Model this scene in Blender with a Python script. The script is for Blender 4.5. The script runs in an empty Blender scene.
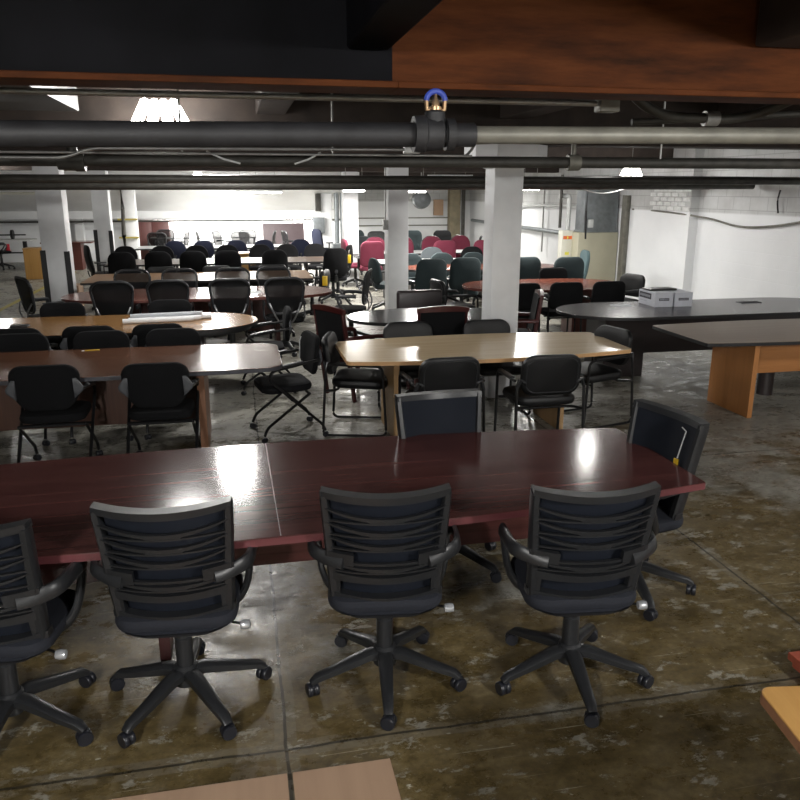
import bpy, bmesh, math, random
from mathutils import Vector, Matrix
random.seed(7)
SC = bpy.context.scene
COL = SC.collection
PI = math.pi
R = math.radians

# ------------------------------------------------------------------ materials
MATS = {}
def _nodes(name):
    m = bpy.data.materials.new(name); m.use_nodes = True
    nt = m.node_tree; b = nt.nodes['Principled BSDF']
    MATS[name] = m
    return m, nt, b
def N(nt, typ, **kw):
    n = nt.nodes.new(typ)
    for k, v in kw.items():
        if k.startswith('i_'):
            n.inputs[k[2:].replace('_', ' ')].default_value = v
        else: setattr(n, k, v)
    return n
def c4(c): return (c[0], c[1], c[2], 1)
def ramp(nt, stops, interp='LINEAR'):
    r = nt.nodes.new('ShaderNodeValToRGB'); r.color_ramp.interpolation = interp
    e = r.color_ramp.elements
    while len(e) < len(stops): e.new(0.5)
    for k, (p, c) in enumerate(stops): e[k].position = p; e[k].color = c4(c)
    return r
def coords(nt, scale):
    tc = nt.nodes.new('ShaderNodeTexCoord'); mp = nt.nodes.new('ShaderNodeMapping')
    mp.inputs['Scale'].default_value = scale
    nt.links.new(tc.outputs['Object'], mp.inputs['Vector'])
    return mp.outputs['Vector']

def plain(name, col, rough=.5, metal=0, vary=.12, scale=40, coat=0, bump=0, emit=0, spec=.5):
    m, nt, b = _nodes(name)
    b.inputs['Roughness'].default_value = rough; b.inputs['Metallic'].default_value = metal
    b.inputs['Coat Weight'].default_value = coat; b.inputs['Coat Roughness'].default_value = .15
    b.inputs['Specular IOR Level'].default_value = spec
    v = coords(nt, (1, 1, 1))
    n = N(nt, 'ShaderNodeTexNoise', i_Scale=scale, i_Detail=3); nt.links.new(v, n.inputs['Vector'])
    r = ramp(nt, [(.3, [c*(1-vary) for c in col]), (.7, [min(1, c*(1+vary)) for c in col])])
    nt.links.new(n.outputs['Fac'], r.inputs['Fac']); nt.links.new(r.outputs['Color'], b.inputs['Base Color'])
    if bump:
        bp = N(nt, 'ShaderNodeBump', i_Strength=bump, i_Distance=.003)
        nt.links.new(n.outputs['Fac'], bp.inputs['Height']); nt.links.new(bp.outputs['Normal'], b.inputs['Normal'])
    if emit:
        b.inputs['Emission Color'].default_value = c4(col); b.inputs['Emission Strength'].default_value = emit
    return m
def wood(name, a, c, rough=.3, coat=.3, along='X', fine=1.0, spec=.5):
    m, nt, b = _nodes(name)
    b.inputs['Roughness'].default_value = rough
    b.inputs['Coat Weight'].default_value = coat; b.inputs['Coat Roughness'].default_value = rough*.7
    b.inputs['Specular IOR Level'].default_value = spec
    sc = {'X': (1.2, 26, 26), 'Y': (26, 1.2, 26), 'Z': (26, 26, 1.2)}[along]
    v = coords(nt, tuple(s*fine for s in sc))
    n = N(nt, 'ShaderNodeTexNoise', i_Scale=1.0, i_Detail=6, i_Roughness=.65, i_Distortion=.6)
    nt.links.new(v, n.inputs['Vector'])
    r = ramp(nt, [(.32, a), (.68, c)]); nt.links.new(n.outputs['Fac'], r.inputs['Fac'])
    nt.links.new(r.outputs['Color'], b.inputs['Base Color'])
    bp = N(nt, 'ShaderNodeBump', i_Strength=.05, i_Distance=.002)
    nt.links.new(n.outputs['Fac'], bp.inputs['Height']); nt.links.new(bp.outputs['Normal'], b.inputs['Normal'])
    return m
def netting(name, col, see):
    m, nt, b = _nodes(name)
    b.inputs['Base Color'].default_value = c4(col); b.inputs['Roughness'].default_value = .75; b.inputs['Specular IOR Level'].default_value = .2
    t = nt.nodes.new('ShaderNodeBsdfTransparent'); mx = nt.nodes.new('ShaderNodeMixShader')
    v = coords(nt, (1, 1, 1)); n = N(nt, 'ShaderNodeTexNoise', i_Scale=14.0, i_Detail=2)
    nt.links.new(v, n.inputs['Vector'])
    mr = N(nt, 'ShaderNodeMapRange'); mr.inputs['To Min'].default_value = see*.7; mr.inputs['To Max'].default_value = see*1.3
    nt.links.new(n.outputs['Fac'], mr.inputs['Value']); nt.links.new(mr.outputs['Result'], mx.inputs['Fac'])
    out = nt.nodes['Material Output']
    nt.links.new(b.outputs['BSDF'], mx.inputs[1]); nt.links.new(t.outputs['BSDF'], mx.inputs[2])
    nt.links.new(mx.outputs['Shader'], out.inputs['Surface'])
    return m

plain('plastic', (.018, .019, .021), .36, bump=.1, scale=300)
plain('plastic_grey', (.06, .063, .07), .45)
plain('fabric_black', (.0048, .005, .0058), .95, vary=.3, scale=220, bump=.3, spec=.25)
plain('leather_black', (.005, .0052, .0058), .46, vary=.15, scale=90, bump=.15, spec=.32)
plain('leather_grey', (.014, .015, .016), .45, scale=90, bump=.1, spec=.4)
plain('fabric_teal', (.014, .025, .028), .9, vary=.2, scale=200, bump=.3)
plain('fabric_paleteal', (.08, .13, .14), .85, vary=.15, scale=200, bump=.2)
plain('fabric_burgundy', (.15, .02, .042), .9, vary=.12, scale=200, bump=.2)
plain('fabric_blue', (.005, .008, .026), .9, vary=.2, scale=200, bump=.2)
plain('fabric_grey', (.1, .115, .125), .9, vary=.12, scale=200, bump=.2)
plain('club_leather', (.018, .012, .013), .35, scale=60, bump=.1)
plain('tube_black', (.014, .014, .015), .3, .3)
plain('tube_steel', (.3, .3, .31), .3, .9)
plain('wheel', (.012, .013, .018), .35)
plain('knob_clear', (.6, .62, .65), .12, .6)
plain('cushion_navy', (.009, .011, .018), .85, vary=.2, scale=250, bump=.2)
netting('net_navy', (.008, .0105, .017), .03)
netting('net_black', (.005, .005, .006), .11)
netting('net_dense', (.003, .003, .0035), .03)
wood('mahogany', (.06, .02, .019), (.115, .043, .038), .15, .0, spec=.4)
wood('mahogany_edge', (.11, .032, .036), (.14, .042, .046), .35, .1)
wood('mahogany_dark', (.03, .009, .009), (.055, .015, .014), .4, .1, 'Z')
wood('walnut', (.085, .038, .022), (.125, .058, .034), .22, .0)
wood('walnut_panel', (.07, .03, .02), (.11, .05, .03), .45, .1, 'Z')
wood('walnut_slab', (.2, .095, .05), (.27, .13, .07), .45, .1, 'Z')
wood('oak', (.21, .105, .036), (.28, .15, .055), .22, .0)
wood('oak_orange', (.47, .25, .075), (.58, .33, .11), .35, .2, 'Y', .6)
wood('oak_panel', (.42, .22, .06), (.52, .29, .09), .45, .1, 'Z')
wood('maple', (.6, .46, .28), (.7, .55, .36), .24, .0)
wood('maple_edge', (.52, .3, .13), (.6, .36, .17), .4)
wood('maple_leg', (.36, .22, .1), (.44, .28, .14), .4, .1, 'Z')
wood('cherry_leg', (.36, .15, .045), (.44, .19, .06), .4, .1, 'Z')
wood('cherry_rail', (.36, .15, .045), (.44, .19, .06), .4, .1, 'X')
wood('espresso', (.03, .024, .026), (.045, .036, .038), .26, .0)
wood('espresso_panel', (.014, .01, .01), (.024, .016, .016), .4, .1)
wood('taupe', (.24, .18, .13), (.3, .23, .17), .4, 0)
wood('redwood', (.15, .042, .026), (.2, .06, .036), .2, .15)
wood('redwood_dark', (.075, .02, .015), (.11, .028, .02), .4, .1)
wood('tan_top', (.25, .14, .07), (.32, .19, .1), .35, 0)
wood('dark_top', (.07, .045, .032), (.1, .065, .048), .3, 0)
wood('rosewood', (.042, .008, .008), (.065, .012, .011), .3, .1, 'Z')
wood('cabinet_maroon', (.1, .036, .032), (.13, .046, .042), .45, .1, 'Z')
plain('panel_purple', (.075, .048, .055), .45)
wood('hardboard', (.38, .25, .165), (.44, .295, .195), .75, 0, 'Y', .4)
wood('board_red', (.33, .075, .045), (.4, .1, .06), .4, .1)
plain('black_edge', (.015, .015, .016), .45)
plain('grey_edge', (.055, .055, .065), .45)
plain('black_top', (.02, .021, .023), .16, vary=.05)
plain('pale_top', (.38, .39, .39), .3, vary=.04)
plain('white_top', (.7, .71, .7), .4, vary=.03)
plain('paper', (.8, .81, .82), .6, vary=.03)
plain('paper_grey', (.45, .47, .5), .6, vary=.05)
plain('carton', (.62, .64, .7), .6, vary=.04)
plain('carton_ink', (.05, .05, .065), .6)
plain('ink_pale', (.5, .52, .57), .6)
plain('yellow_tag', (.75, .48, .02), .5, vary=.05)
plain('red_tag', (.6, .03, .05), .5, vary=.05)
plain('string_white', (.75, .75, .75), .6, vary=.03)
plain('blue_strap', (.03, .06, .35), .5)
plain('brass', (.45, .3, .17), .35, .8)
plain('pipe_grey', (.16, .155, .13), .5, .2, vary=.25, scale=9)
plain('pipe_dark', (.05, .048, .042), .55, .2, vary=.3, scale=9)
plain('pipe_black', (.016, .016, .018), .6, vary=.3, scale=14)
plain('pipe_white', (.62, .64, .63), .5, vary=.08)
plain('conduit', (.32, .32, .31), .4, .5, vary=.2, scale=12)
plain('black_paint', (.004, .004, .0052), .6, vary=.35, scale=5, bump=.1, spec=.06)
plain('joist_dark', (.035, .025, .02), .8, vary=.35, scale=5)
plain('galvanised', (.22, .24, .25), .45, .5, vary=.15, scale=10)
plain('cream_metal', (.46, .44, .33), .5, vary=.04, scale=6)
plain('ivory_metal', (.72, .71, .62), .5, vary=.04, scale=6)
plain('vent_dark', (.16, .12, .06), .6)
plain('label_orange', (.75, .16, .04), .5)
plain('label_yellow', (.8, .75, .1), .5)
plain('angle_iron', (.03, .03, .032), .5, .3)
plain('strap_yellow', (.36, .3, .07), .6)
plain('fixture_white', (.7, .72, .72), .4, vary=.02)
plain('tube_glow', (1, .98, .93), .3, emit=14, vary=0)
plain('bulb_glow', (1, .98, .93), .3, emit=20, vary=0)
plain('corner_tan', (.2, .17, .11), .7, vary=.2, scale=6)

def rust_mat():
    m, nt, b = _nodes('rust_steel'); b.inputs['Roughness'].default_value = .7; b.inputs['Specular IOR Level'].default_value = .12
    v = coords(nt, (1.1, 4, 7)); n = N(nt, 'ShaderNodeTexNoise', i_Scale=1.6, i_Detail=7, i_Roughness=.65); nt.links.new(v, n.inputs['Vector'])
    r = ramp(nt, [(.28, (.022, .007, .002)), (.5, (.075, .021, .005)), (.72, (.115, .037, .01))])
    nt.links.new(n.outputs['Fac'], r.inputs['Fac']); nt.links.new(r.outputs['Color'], b.inputs['Base Color'])
    bp = N(nt, 'ShaderNodeBump', i_Strength=.2, i_Distance=.004)
    nt.links.new(n.outputs['Fac'], bp.inputs['Height']); nt.links.new(bp.outputs['Normal'], b.inputs['Normal'])
rust_mat()

def ceil_mat():
    m, nt, b = _nodes('ceiling_dark'); b.inputs['Roughness'].default_value = .9
    v = coords(nt, (1, 1, 1)); n = N(nt, 'ShaderNodeTexNoise', i_Scale=1.3, i_Detail=7, i_Roughness=.7); nt.links.new(v, n.inputs['Vector'])
    r = ramp(nt, [(.35, (.012, .008, .006)), (.55, (.032, .02, .015)), (.7, (.075, .068, .056))])
    nt.links.new(n.outputs['Fac'], r.inputs['Fac']); nt.links.new(r.outputs['Color'], b.inputs['Base Color'])
ceil_mat()

def white_wall(name, axis):
    """painted block wall; the band above 1.74 m is older, greyer paint"""
    m, nt, b = _nodes(name); b.inputs['Roughness'].default_value = .55
    tc = nt.nodes.new('ShaderNodeTexCoord'); sp = nt.nodes.new('ShaderNodeSeparateXYZ'); cb = nt.nodes.new('ShaderNodeCombineXYZ')
    nt.links.new(tc.outputs['Object'], sp.inputs[0])
    nt.links.new(sp.outputs['Y' if axis == 'X' else 'X'], cb.inputs[0]); nt.links.new(sp.outputs['Z'], cb.inputs[1])
    br = N(nt, 'ShaderNodeTexBrick', i_Scale=1.0); br.inputs['Brick Width'].default_value = .41; br.inputs['Row Height'].default_value = .2
    br.inputs['Mortar Size'].default_value = .008; br.inputs['Mortar Smooth'].default_value = .4
    br.inputs['Color1'].default_value = (1, 1, 1, 1); br.inputs['Color2'].default_value = (.96, .96, .96, 1); br.inputs['Mortar'].default_value = (.55, .55, .55, 1)
    nt.links.new(cb.outputs[0], br.inputs['Vector'])
    n = N(nt, 'ShaderNodeTexNoise', i_Scale=1.1, i_Detail=6, i_Roughness=.6); nt.links.new(tc.outputs['Object'], n.inputs['Vector'])
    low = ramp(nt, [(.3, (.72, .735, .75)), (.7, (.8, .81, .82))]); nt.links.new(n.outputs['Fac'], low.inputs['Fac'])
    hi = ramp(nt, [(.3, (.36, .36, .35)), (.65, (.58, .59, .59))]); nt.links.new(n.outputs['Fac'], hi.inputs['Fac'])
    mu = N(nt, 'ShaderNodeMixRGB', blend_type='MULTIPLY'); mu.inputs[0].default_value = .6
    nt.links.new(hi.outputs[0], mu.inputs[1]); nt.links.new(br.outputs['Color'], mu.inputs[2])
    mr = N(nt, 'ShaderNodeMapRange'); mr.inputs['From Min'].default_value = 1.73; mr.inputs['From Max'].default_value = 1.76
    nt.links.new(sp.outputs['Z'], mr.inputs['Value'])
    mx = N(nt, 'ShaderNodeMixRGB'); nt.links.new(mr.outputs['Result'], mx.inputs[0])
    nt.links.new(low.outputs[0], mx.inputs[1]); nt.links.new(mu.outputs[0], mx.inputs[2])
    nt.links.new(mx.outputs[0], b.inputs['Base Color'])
    bp = N(nt, 'ShaderNodeBump', i_Strength=.25, i_Distance=.01)
    nt.links.new(br.outputs['Color'], bp.inputs['Height']); nt.links.new(bp.outputs['Normal'], b.inputs['Normal'])
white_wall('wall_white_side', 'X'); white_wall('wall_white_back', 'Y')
plain('wall_grey', (.4, .41, .4), .7, vary=.15, scale=2)
plain('column_white', (.72, .73, .74), .5, vary=.05, scale=5, bump=.05)
plain('brick_patch_white', (.62, .63, .62), .35, vary=.15, scale=12)
plain('bulkhead_white', (.78, .79, .8), .5, vary=.04, scale=2)

def floor_mat():
    m, nt, b = _nodes('floor_concrete')
    L = nt.links.new
    tc = nt.nodes.new('ShaderNodeTexCoord'); P = tc.outputs['Object']
    sp = nt.nodes.new('ShaderNodeSeparateXYZ'); L(P, sp.inputs[0])
    def mapn(scale, ns, det=6, rough=.6, dist=0.0, rot=0):
        mp = nt.nodes.new('ShaderNodeMapping'); mp.inputs['Scale'].default_value = scale; mp.inputs['Rotation'].default_value = (0, 0, rot); L(P, mp.inputs['Vector'])
        n = N(nt, 'ShaderNodeTexNoise', i_Scale=ns, i_Detail=det, i_Roughness=rough, i_Distortion=dist); L(mp.outputs['Vector'], n.inputs['Vector']); return n.outputs['Fac']
    def math_(op, a, c=None, d=None):
        n = N(nt, 'ShaderNodeMath', operation=op)
        for k, x in enumerate((a, c, d)):
            if x is None: continue
            if isinstance(x, (int, float)): n.inputs[k].default_value = x
            else: L(x, n.inputs[k])
        return n.outputs[0]
    def mix(f, a, c, bt='MIX'):
        n = N(nt, 'ShaderNodeMixRGB', blend_type=bt)
        for k, x in enumerate((f, a, c)):
            if isinstance(x, (int, float)): n.inputs[k].default_value = x
            elif isinstance(x, tuple): n.inputs[k].default_value = c4(x)
            else: L(x, n.inputs[k])
        return n.outputs[0]
    big = mapn((1, 1, 1), .9, 5, .6)
    mid = mapn((1, 1.5, 1), 2.4, 11, .78, .1)
    fine = mapn((1, 1, 1), 28, 4, .7)
    stain = ramp(nt, [(.32, (.04, .029, .010)), (.5, (.118, .086, .036)), (.7, (.21, .165, .085))]); L(mid, stain.inputs[0])
    bare = ramp(nt, [(.34, (.12, .112, .09)), (.68, (.31, .3, .26))]); L(mid, bare.inputs[0])
    # how much of the stain has worn off: more beyond the front tables
    far = N(nt, 'ShaderNodeMapRange'); far.inputs['From Min'].default_value = 3.0; far.inputs['From Max'].default_value = 9.0
    far.inputs['To Min'].default_value = -.06; far.inputs['To Max'].default_value = .2; L(sp.outputs['Y'], far.inputs['Value'])
    w = math_('ADD', math_('ADD', math_('MULTIPLY', big, .55), math_('MULTIPLY', mid, .45)), far.outputs['Result'])
    wr = ramp(nt, [(.49, (0, 0, 0)), (.565, (1, 1, 1))]); L(w, wr.inputs[0])
    col = mix(wr.outputs[0], stain.outputs[0], bare.outputs[0])
    # flaked sealer, torn-edged
    fl = mapn((1, 1.7, 1), 4.6, 11, .78, .1)
    fr = ramp(nt, [(.555, (0, 0, 0)), (.58, (1, 1, 1))]); L(math_('ADD', fl, math_('MULTIPLY', far.outputs['Result'], .25)), fr.inputs[0])
    col = mix(math_('MULTIPLY', fr.outputs[0], .65), col, (.34, .33, .28))
    # pale specks and scratches
    sk = ramp(nt, [(.69, (0, 0, 0)), (.72, (1, 1, 1))]); L(mapn((1, 2.2, 1), 17, 3, .6), sk.inputs[0])
    col = mix(math_('MULTIPLY', sk.outputs[0], .75), col, (.5, .48, .4))
    for rot, sc in ((.35, (.7, 34, 1)), (1.75, (.6, 40, 1))):
        s1 = ramp(nt, [(.71, (0, 0, 0)), (.725, (1, 1, 1))]); L(mapn(sc, 1.9, 2, .5, 0, rot), s1.inputs[0])
        col = mix(math_('MULTIPLY', s1.outputs[0], .6), col, (.4, .37, .28))
    col = mix(.5, col, ramp_out(nt, fine, .2, .8), 'OVERLAY')
    # sawn joints, a worn pale band beside the cross joints
    wob = math_('MULTIPLY', math_('SUBTRACT', mapn((1, 1, 1), 3, 3), .5), .03)
    jm = None; pale = None
    for ax, pos in (('X', .085), ('X', 2.66), ('X', 5.2), ('X', -2.5), ('Y', 2.57), ('Y', 5.35), ('Y', 8.1), ('Y', 10.9), ('Y', 14.0)):
        d = math_('ABSOLUTE', math_('SUBTRACT', math_('ADD', sp.outputs[ax], wob), pos))
        j = math_('LESS_THAN', d, .0065); jm = j if jm is None else math_('MAXIMUM', jm, j)
        p_ = math_('MULTIPLY', math_('LESS_THAN', d, .045), math_('GREATER_THAN', mid, .46)); pale = p_ if pale is None else math_('MAXIMUM', pale, p_)
    col = mix(math_('MULTIPLY', pale, .25), col, (.24, .23, .2))
    col = mix(math_('MULTIPLY', jm, .8), col, (.02, .018, .014))
    L(col, b.inputs['Base Color'])
    rr = ramp(nt, [(.38, (.14, .14, .14)), (.6, (.5, .5, .5))]); L(mapn((1, 1.3, 1), 3.6, 8, .75), rr.inputs[0])
    rough = math_('ADD', rr.outputs[0], math_('MULTIPLY', fr.outputs[0], .18)); L(rough, b.inputs['Roughness'])
    bp = N(nt, 'ShaderNodeBump', i_Strength=.6, i_Distance=.008)
    L(math_('SUBTRACT', math_('ADD', math_('MULTIPLY', mid, .7), math_('MULTIPLY', fr.outputs[0], .12)), math_('MULTIPLY', jm, .8)), bp.inputs['Height'])
    L(bp.outputs['Normal'], b.inputs['Normal'])
def ramp_out(nt, src, lo, hi):
    r = ramp(nt, [(.3, (lo, lo, lo)), (.7, (hi, hi, hi))]); nt.links.new(src, r.inputs[0]); return r.outputs[0]
floor_mat()

# ------------------------------------------------------------------ mesh helpers
def catmull(pts, k, closed=False):
    P = [Vector(p) for p in pts]; out = []; n = len(P)
    segs = n if closed else n-1
    for i in range(segs):
        g = lambda j: P[j % n] if closed else P[max(0, min(n-1, j))]
        a, b_, c, d = g(i-1), g(i), g(i+1), g(i+2)
        for s in range(k):
            t = s/k
            out.append(.5*((2*b_)+(c-a)*t+(2*a-5*b_+4*c-d)*t*t+(3*b_-a-3*c+d)*t**3))
    if not closed: out.append(P[-1])
    return out
def fillet(pts, r, k=4):
    """round the inner corners of a polyline"""
    P = [Vector(p) for p in pts]; out = [P[0]]
    for i in range(1, len(P)-1):
        a = (P[i-1]-P[i]); c = (P[i+1]-P[i]); d = min(r, a.length*.45, c.length*.45)
        s, e = P[i]+a.normalized()*d, P[i]+c.normalized()*d
        for j in range(k+1):
            t = j/k; out.append((1-t)**2*s+2*t*(1-t)*P[i]+t*t*e)
    out.append(P[-1]); return out
def tube(bm, pts, r, n=8, closed=False, flat=1.0, up=(0, 0, 1), sq=1.0):
    """r: radius, list of radii, or function of 0..1; flat: second semi-axis ratio; sq<1 squares the section"""
    P = [Vector(p) for p in pts]; m = len(P); up = Vector(up); rings = []
    for i, p in enumerate(P):
        t = (P[(i+1) % m]-P[i-1]) if closed else (P[min(i+1, m-1)]-P[max(i-1, 0)])
        t.normalize()
        s = t.cross(up)
        if s.length < 1e-3: s = t.cross(Vector((1, 0, 0)) if abs(t.x) < .9 else Vector((0, 1, 0)))
        s.normalize(); q = s.cross(t).normalized()
        rr = r(i/max(1, m-1)) if callable(r) else (r[i] if isinstance(r, list) else r)
        ra, rb = rr if isinstance(rr, (list, tuple)) else (rr, rr*flat)
        ring = []
        for k in range(n):
            a = 2*PI*(k+.5)/n; ca, sa = math.cos(a), math.sin(a)
            ca = math.copysign(abs(ca)**sq, ca); sa = math.copysign(abs(sa)**sq, sa)
            ring.append(bm.verts.new(p+s*ra*ca+q*rb*sa))
        rings.append(ring)
    for i in range(m if closed else m-1):
        A, B = rings[i], rings[(i+1) % m]
        for k in range(n): bm.faces.new((A[k], A[(k+1) % n], B[(k+1) % n], B[k]))
    if not closed:
        bm.faces.new(rings[0][::-1]); bm.faces.new(rings[-1])
    return bm
def box(bm, c, s, bev=0.0, mtx=None, seg=2):
    mt = Matrix.Translation(Vector(c)) @ Matrix.Diagonal((s[0], s[1], s[2], 1))
    if mtx is not None: mt = mtx @ mt
    g = bmesh.ops.create_cube(bm, size=1, matrix=mt)
    if bev:
        es = list({e for v in g['verts'] for e in v.link_edges})
        bmesh.ops.bevel(bm, geom=es, offset=bev, segments=seg, affect='EDGES', profile=.5)
    return bm
def lathe(bm, prof, n=16, axis='Z', c=(0, 0, 0)):
    c = Vector(c); rings = []
    for r, h in prof:
        ring = []
        for k in range(n):
            a = 2*PI*k/n
            v = (r*math.cos(a), r*math.sin(a), h)
            if axis == 'X': v = (v[2], v[0], v[1])
            if axis == 'Y': v = (v[1], v[2], v[0])
            ring.append(bm.verts.new(c+Vector(v)))
        rings.append(ring)
    for A, B in zip(rings, rings[1:]):
        for k in range(n): bm.faces.new((A[k], A[(k+1) % n], B[(k+1) % n], B[k]))
    bm.faces.new(rings[0][::-1]); bm.faces.new(rings[-1]); return bm
def rrect(w, d, r, k=5):
    r = min(r, w/2-.001, d/2-.001); o = []
    for cx, cy, a0 in ((w/2-r, d/2-r, 0), (-w/2+r, d/2-r, 90), (-w/2+r, -d/2+r, 180), (w/2-r, -d/2+r, 270)):
        for j in range(k+1):
            a = R(a0+90*j/k); o.append((cx+r*math.cos(a), cy+r*math.sin(a)))
    return o
def cushion(bm, outline, h, e=.015, bulge=.0, xf=None, under=True):
    """outline (centred, star-shaped) swept up h with rounded edges e; the top (and underside) domes by bulge"""
    xf = xf or (lambda v: v)
    O = [Vector((p[0], p[1], 0)) for p in outline]
    def ring(inset, z, f=1.0):
        return [bm.verts.new(xf(Vector((*(p.xy*(1-min(.9, inset/max(p.length, 1e-6)))*f), z)))) for p in O]
    L = []
    if under: L += [ring(e, 0, .5), ring(e, 0)]
    else: L += [ring(e, 0)]
    for j in (1, 2): a = j*PI/4; L.append(ring(e*(1-math.sin(a)), e*(1-math.cos(a))))
    for j in (2, 1, 0): a = j*PI/4; L.append(ring(e*(1-math.sin(a)), h-e*(1-math.cos(a))))
    if bulge:
        for f in (.85, .65, .4, .18): L.append(ring(e, h+bulge*(1-f*f)*1.0, f))
    for A, B in zip(L, L[1:]):
        for k in range(len(A)): bm.faces.new((A[k], A[(k+1) % len(A)], B[(k+1) % len(A)], B[k]))
    bm.faces.new(L[0][::-1]); bm.faces.new(L[-1]); return bm
def band(bm, outline, z0, z1, grow=.0015, th=.006):
    """edge strip hugging an outline"""
    O = [Vector((p[0], p[1], 0)) for p in outline]; rings = []
    for g, z in ((-th, z0), (grow, z0), (grow, z1), (-th, z1)):
        rings.append([bm.verts.new((*(p.xy*(1+g/p.length)), z)) for p in O])
    n = len(O)
    for i in range(4):
        A, B = rings[i], rings[(i+1) % 4]
        for k in range(n): bm.faces.new((A[k], A[(k+1) % n], B[(k+1) % n], B[k]))
    return bm
def strip(bm, x0, x1, lo, hi, yf, th, n=12):
    """curved slat across the back of a chair: lo(x), hi(x) heights, yf(x,z) depth"""
    V = []
    for i in range(n+1):
        x = x0+(x1-x0)*i/n; a, c = lo(x), hi(x)
        if c-a < .002: c = a+.002
        V.append([bm.verts.new((x, yf(x, z)+dy, z)) for z, dy in ((a, 0), (c, 0), (c, th), (a, th))])
    for A, B in zip(V, V[1:]):
        for k in range(4): bm.faces.new((A[k], A[(k+1) % 4], B[(k+1) % 4], B[k]))
    bm.faces.new(V[0][::-1]); bm.faces.new(V[-1]); return bm
def mesh(name, bm, mat, parent=None, loc=(0, 0, 0), smooth=True, rotz=0):
    bmesh.ops.recalc_face_normals(bm, faces=bm.faces)
    me = bpy.data.meshes.new(name); bm.to_mesh(me); bm.free()
    me.materials.append(MATS[mat])
    if smooth:
        me.polygons.foreach_set('use_smooth', [True]*len(me.polygons)); me.set_sharp_from_angle(angle=R(38))
    o = bpy.data.objects.new(name, me); COL.objects.link(o); o.location = loc; o.rotation_euler.z = rotz
    if parent is not None: o.parent = parent
    return o
def B(): return bmesh.new()
def tag(o, label, cat, group=None, kind=None):
    o['label'] = label; o['category'] = cat
    if group: o['group'] = group
    if kind: o['kind'] = kind
    return o
def thing(name, label, cat, loc=(0, 0, 0), rz=0, group=None):
    o = bpy.data.objects.new(name, None); COL.objects.link(o); o.empty_display_size = .1
    o.location = loc; o.rotation_euler.z = rz
    return tag(o, label, cat, group)
def struct(name, bm, mat, label=None, smooth=False, parent=None):
    o = mesh(name, bm, mat, smooth=smooth, parent=parent)
    if parent is None: o['kind'] = 'structure'
    if label: o['label'] = label
    return o
def kids(o): return [c for c in bpy.data.objects if c.parent == o]
TREE = {}
def dup(root, swap=None):
    """copy of a thing with its parts and sub-parts (mesh data shared unless a material is swapped)"""
    if root not in TREE:
        TREE[root] = [(c, kids(c)) for c in kids(root)]
    r = root.copy(); COL.objects.link(r)
    def cp(o, p):
        c = o.copy(); COL.objects.link(c); c.parent = p
        if swap and o.data and o.data.materials and o.data.materials[0].name in swap:
            c.data = swapped(o.data, swap[o.data.materials[0].name])
        return c
    for c, gs in TREE[root]:
        d = cp(c, r)
        for g in gs: cp(g, d)
    return r
SW = {}
def swapped(me, m):
    if (me.name, m) not in SW:
        q = me.copy(); q.materials[0] = MATS[m]; SW[(me.name, m)] = q
    return SW[(me.name, m)]

# ------------------------------------------------------------------ room shell
XL, XR, YF, YB, ZC = -10.0, 7.6, -3.0, 25.3, 3.05
struct('floor', box(B(), ((XL+XR)/2, (YF+YB)/2, -.05), (XR-XL+.4, YB-YF+.4, .1)), 'floor_concrete')
struct('ceiling', box(B(), ((XL+XR)/2, (YF+YB)/2, ZC+.05), (XR-XL+.4, YB-YF+.4, .1)), 'ceiling_dark')
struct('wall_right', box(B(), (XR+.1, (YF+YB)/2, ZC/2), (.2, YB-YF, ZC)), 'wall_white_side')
struct('wall_left', box(B(), (XL-.1, (YF+YB)/2, ZC/2), (.2, YB-YF, ZC)), 'wall_grey')
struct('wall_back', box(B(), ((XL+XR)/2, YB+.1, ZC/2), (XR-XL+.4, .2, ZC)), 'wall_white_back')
struct('wall_front', box(B(), ((XL+XR)/2, YF-.1, ZC/2), (XR-XL+.4, .2, ZC)), 'wall_grey')
# pilaster on the right wall
struct('trim_1', box(B(), (XR-.08, 12.95, ZC/2), (.16, 1.9, ZC)), 'wall_white_side', 'white painted pilaster standing out from the right wall')
# bulkhead across the back: sloping underside, upright lip
bm = B()
for x in (XL, 3.55):
    pass
prof = [(22.3, 2.3), (24.75, 1.5), (24.75, 1.27), (25.3, 1.27), (25.3, 3.05), (22.3, 3.05)]
A = [bm.verts.new((XL, y, z)) for y, z in prof]; C_ = [bm.verts.new((3.45, y, z)) for y, z in prof]
for k in range(len(prof)): bm.faces.new((A[k], A[(k+1) % 6], C_[(k+1) % 6], C_[k]))
bm.faces.new(A[::-1]); bm.faces.new(C_)
struct('trim_2', bm, 'bulkhead_white', 'white sloping bulkhead running along the back wall')
bm = B(); tube(bm, [(XL, 24.7, 1.2), (3.4, 24.7, 1.2)], .03, 8)
struct('trim_3', bm, 'pipe_dark', 'dark pipe along the bottom lip of the white bulkhead')
# panel joints of the plain back wall on the right
for k, z in enumerate((1.22, .98)):
    struct('trim_%d' % (4+k), box(B(), (5.3, YB-.01, z), (3.6, .03, .035)), 'pipe_grey', 'grey rail across the back wall, %s one' % ('upper' if k == 0 else 'lower'))
# wedge of exposed brick high on the right wall, over the pilaster
bm = B()
for r_ in range(6):
    for k in range(5):
        y = 12.13+k*.24+(r_ % 2)*.12; box(bm, (XR-.165, y, 1.79+r_*.078), (.02, .215, .062), .006, seg=1)
struct('trim_6', bm, 'brick_patch_white', 'patch of bare white painted bricks high on the right wall')

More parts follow.
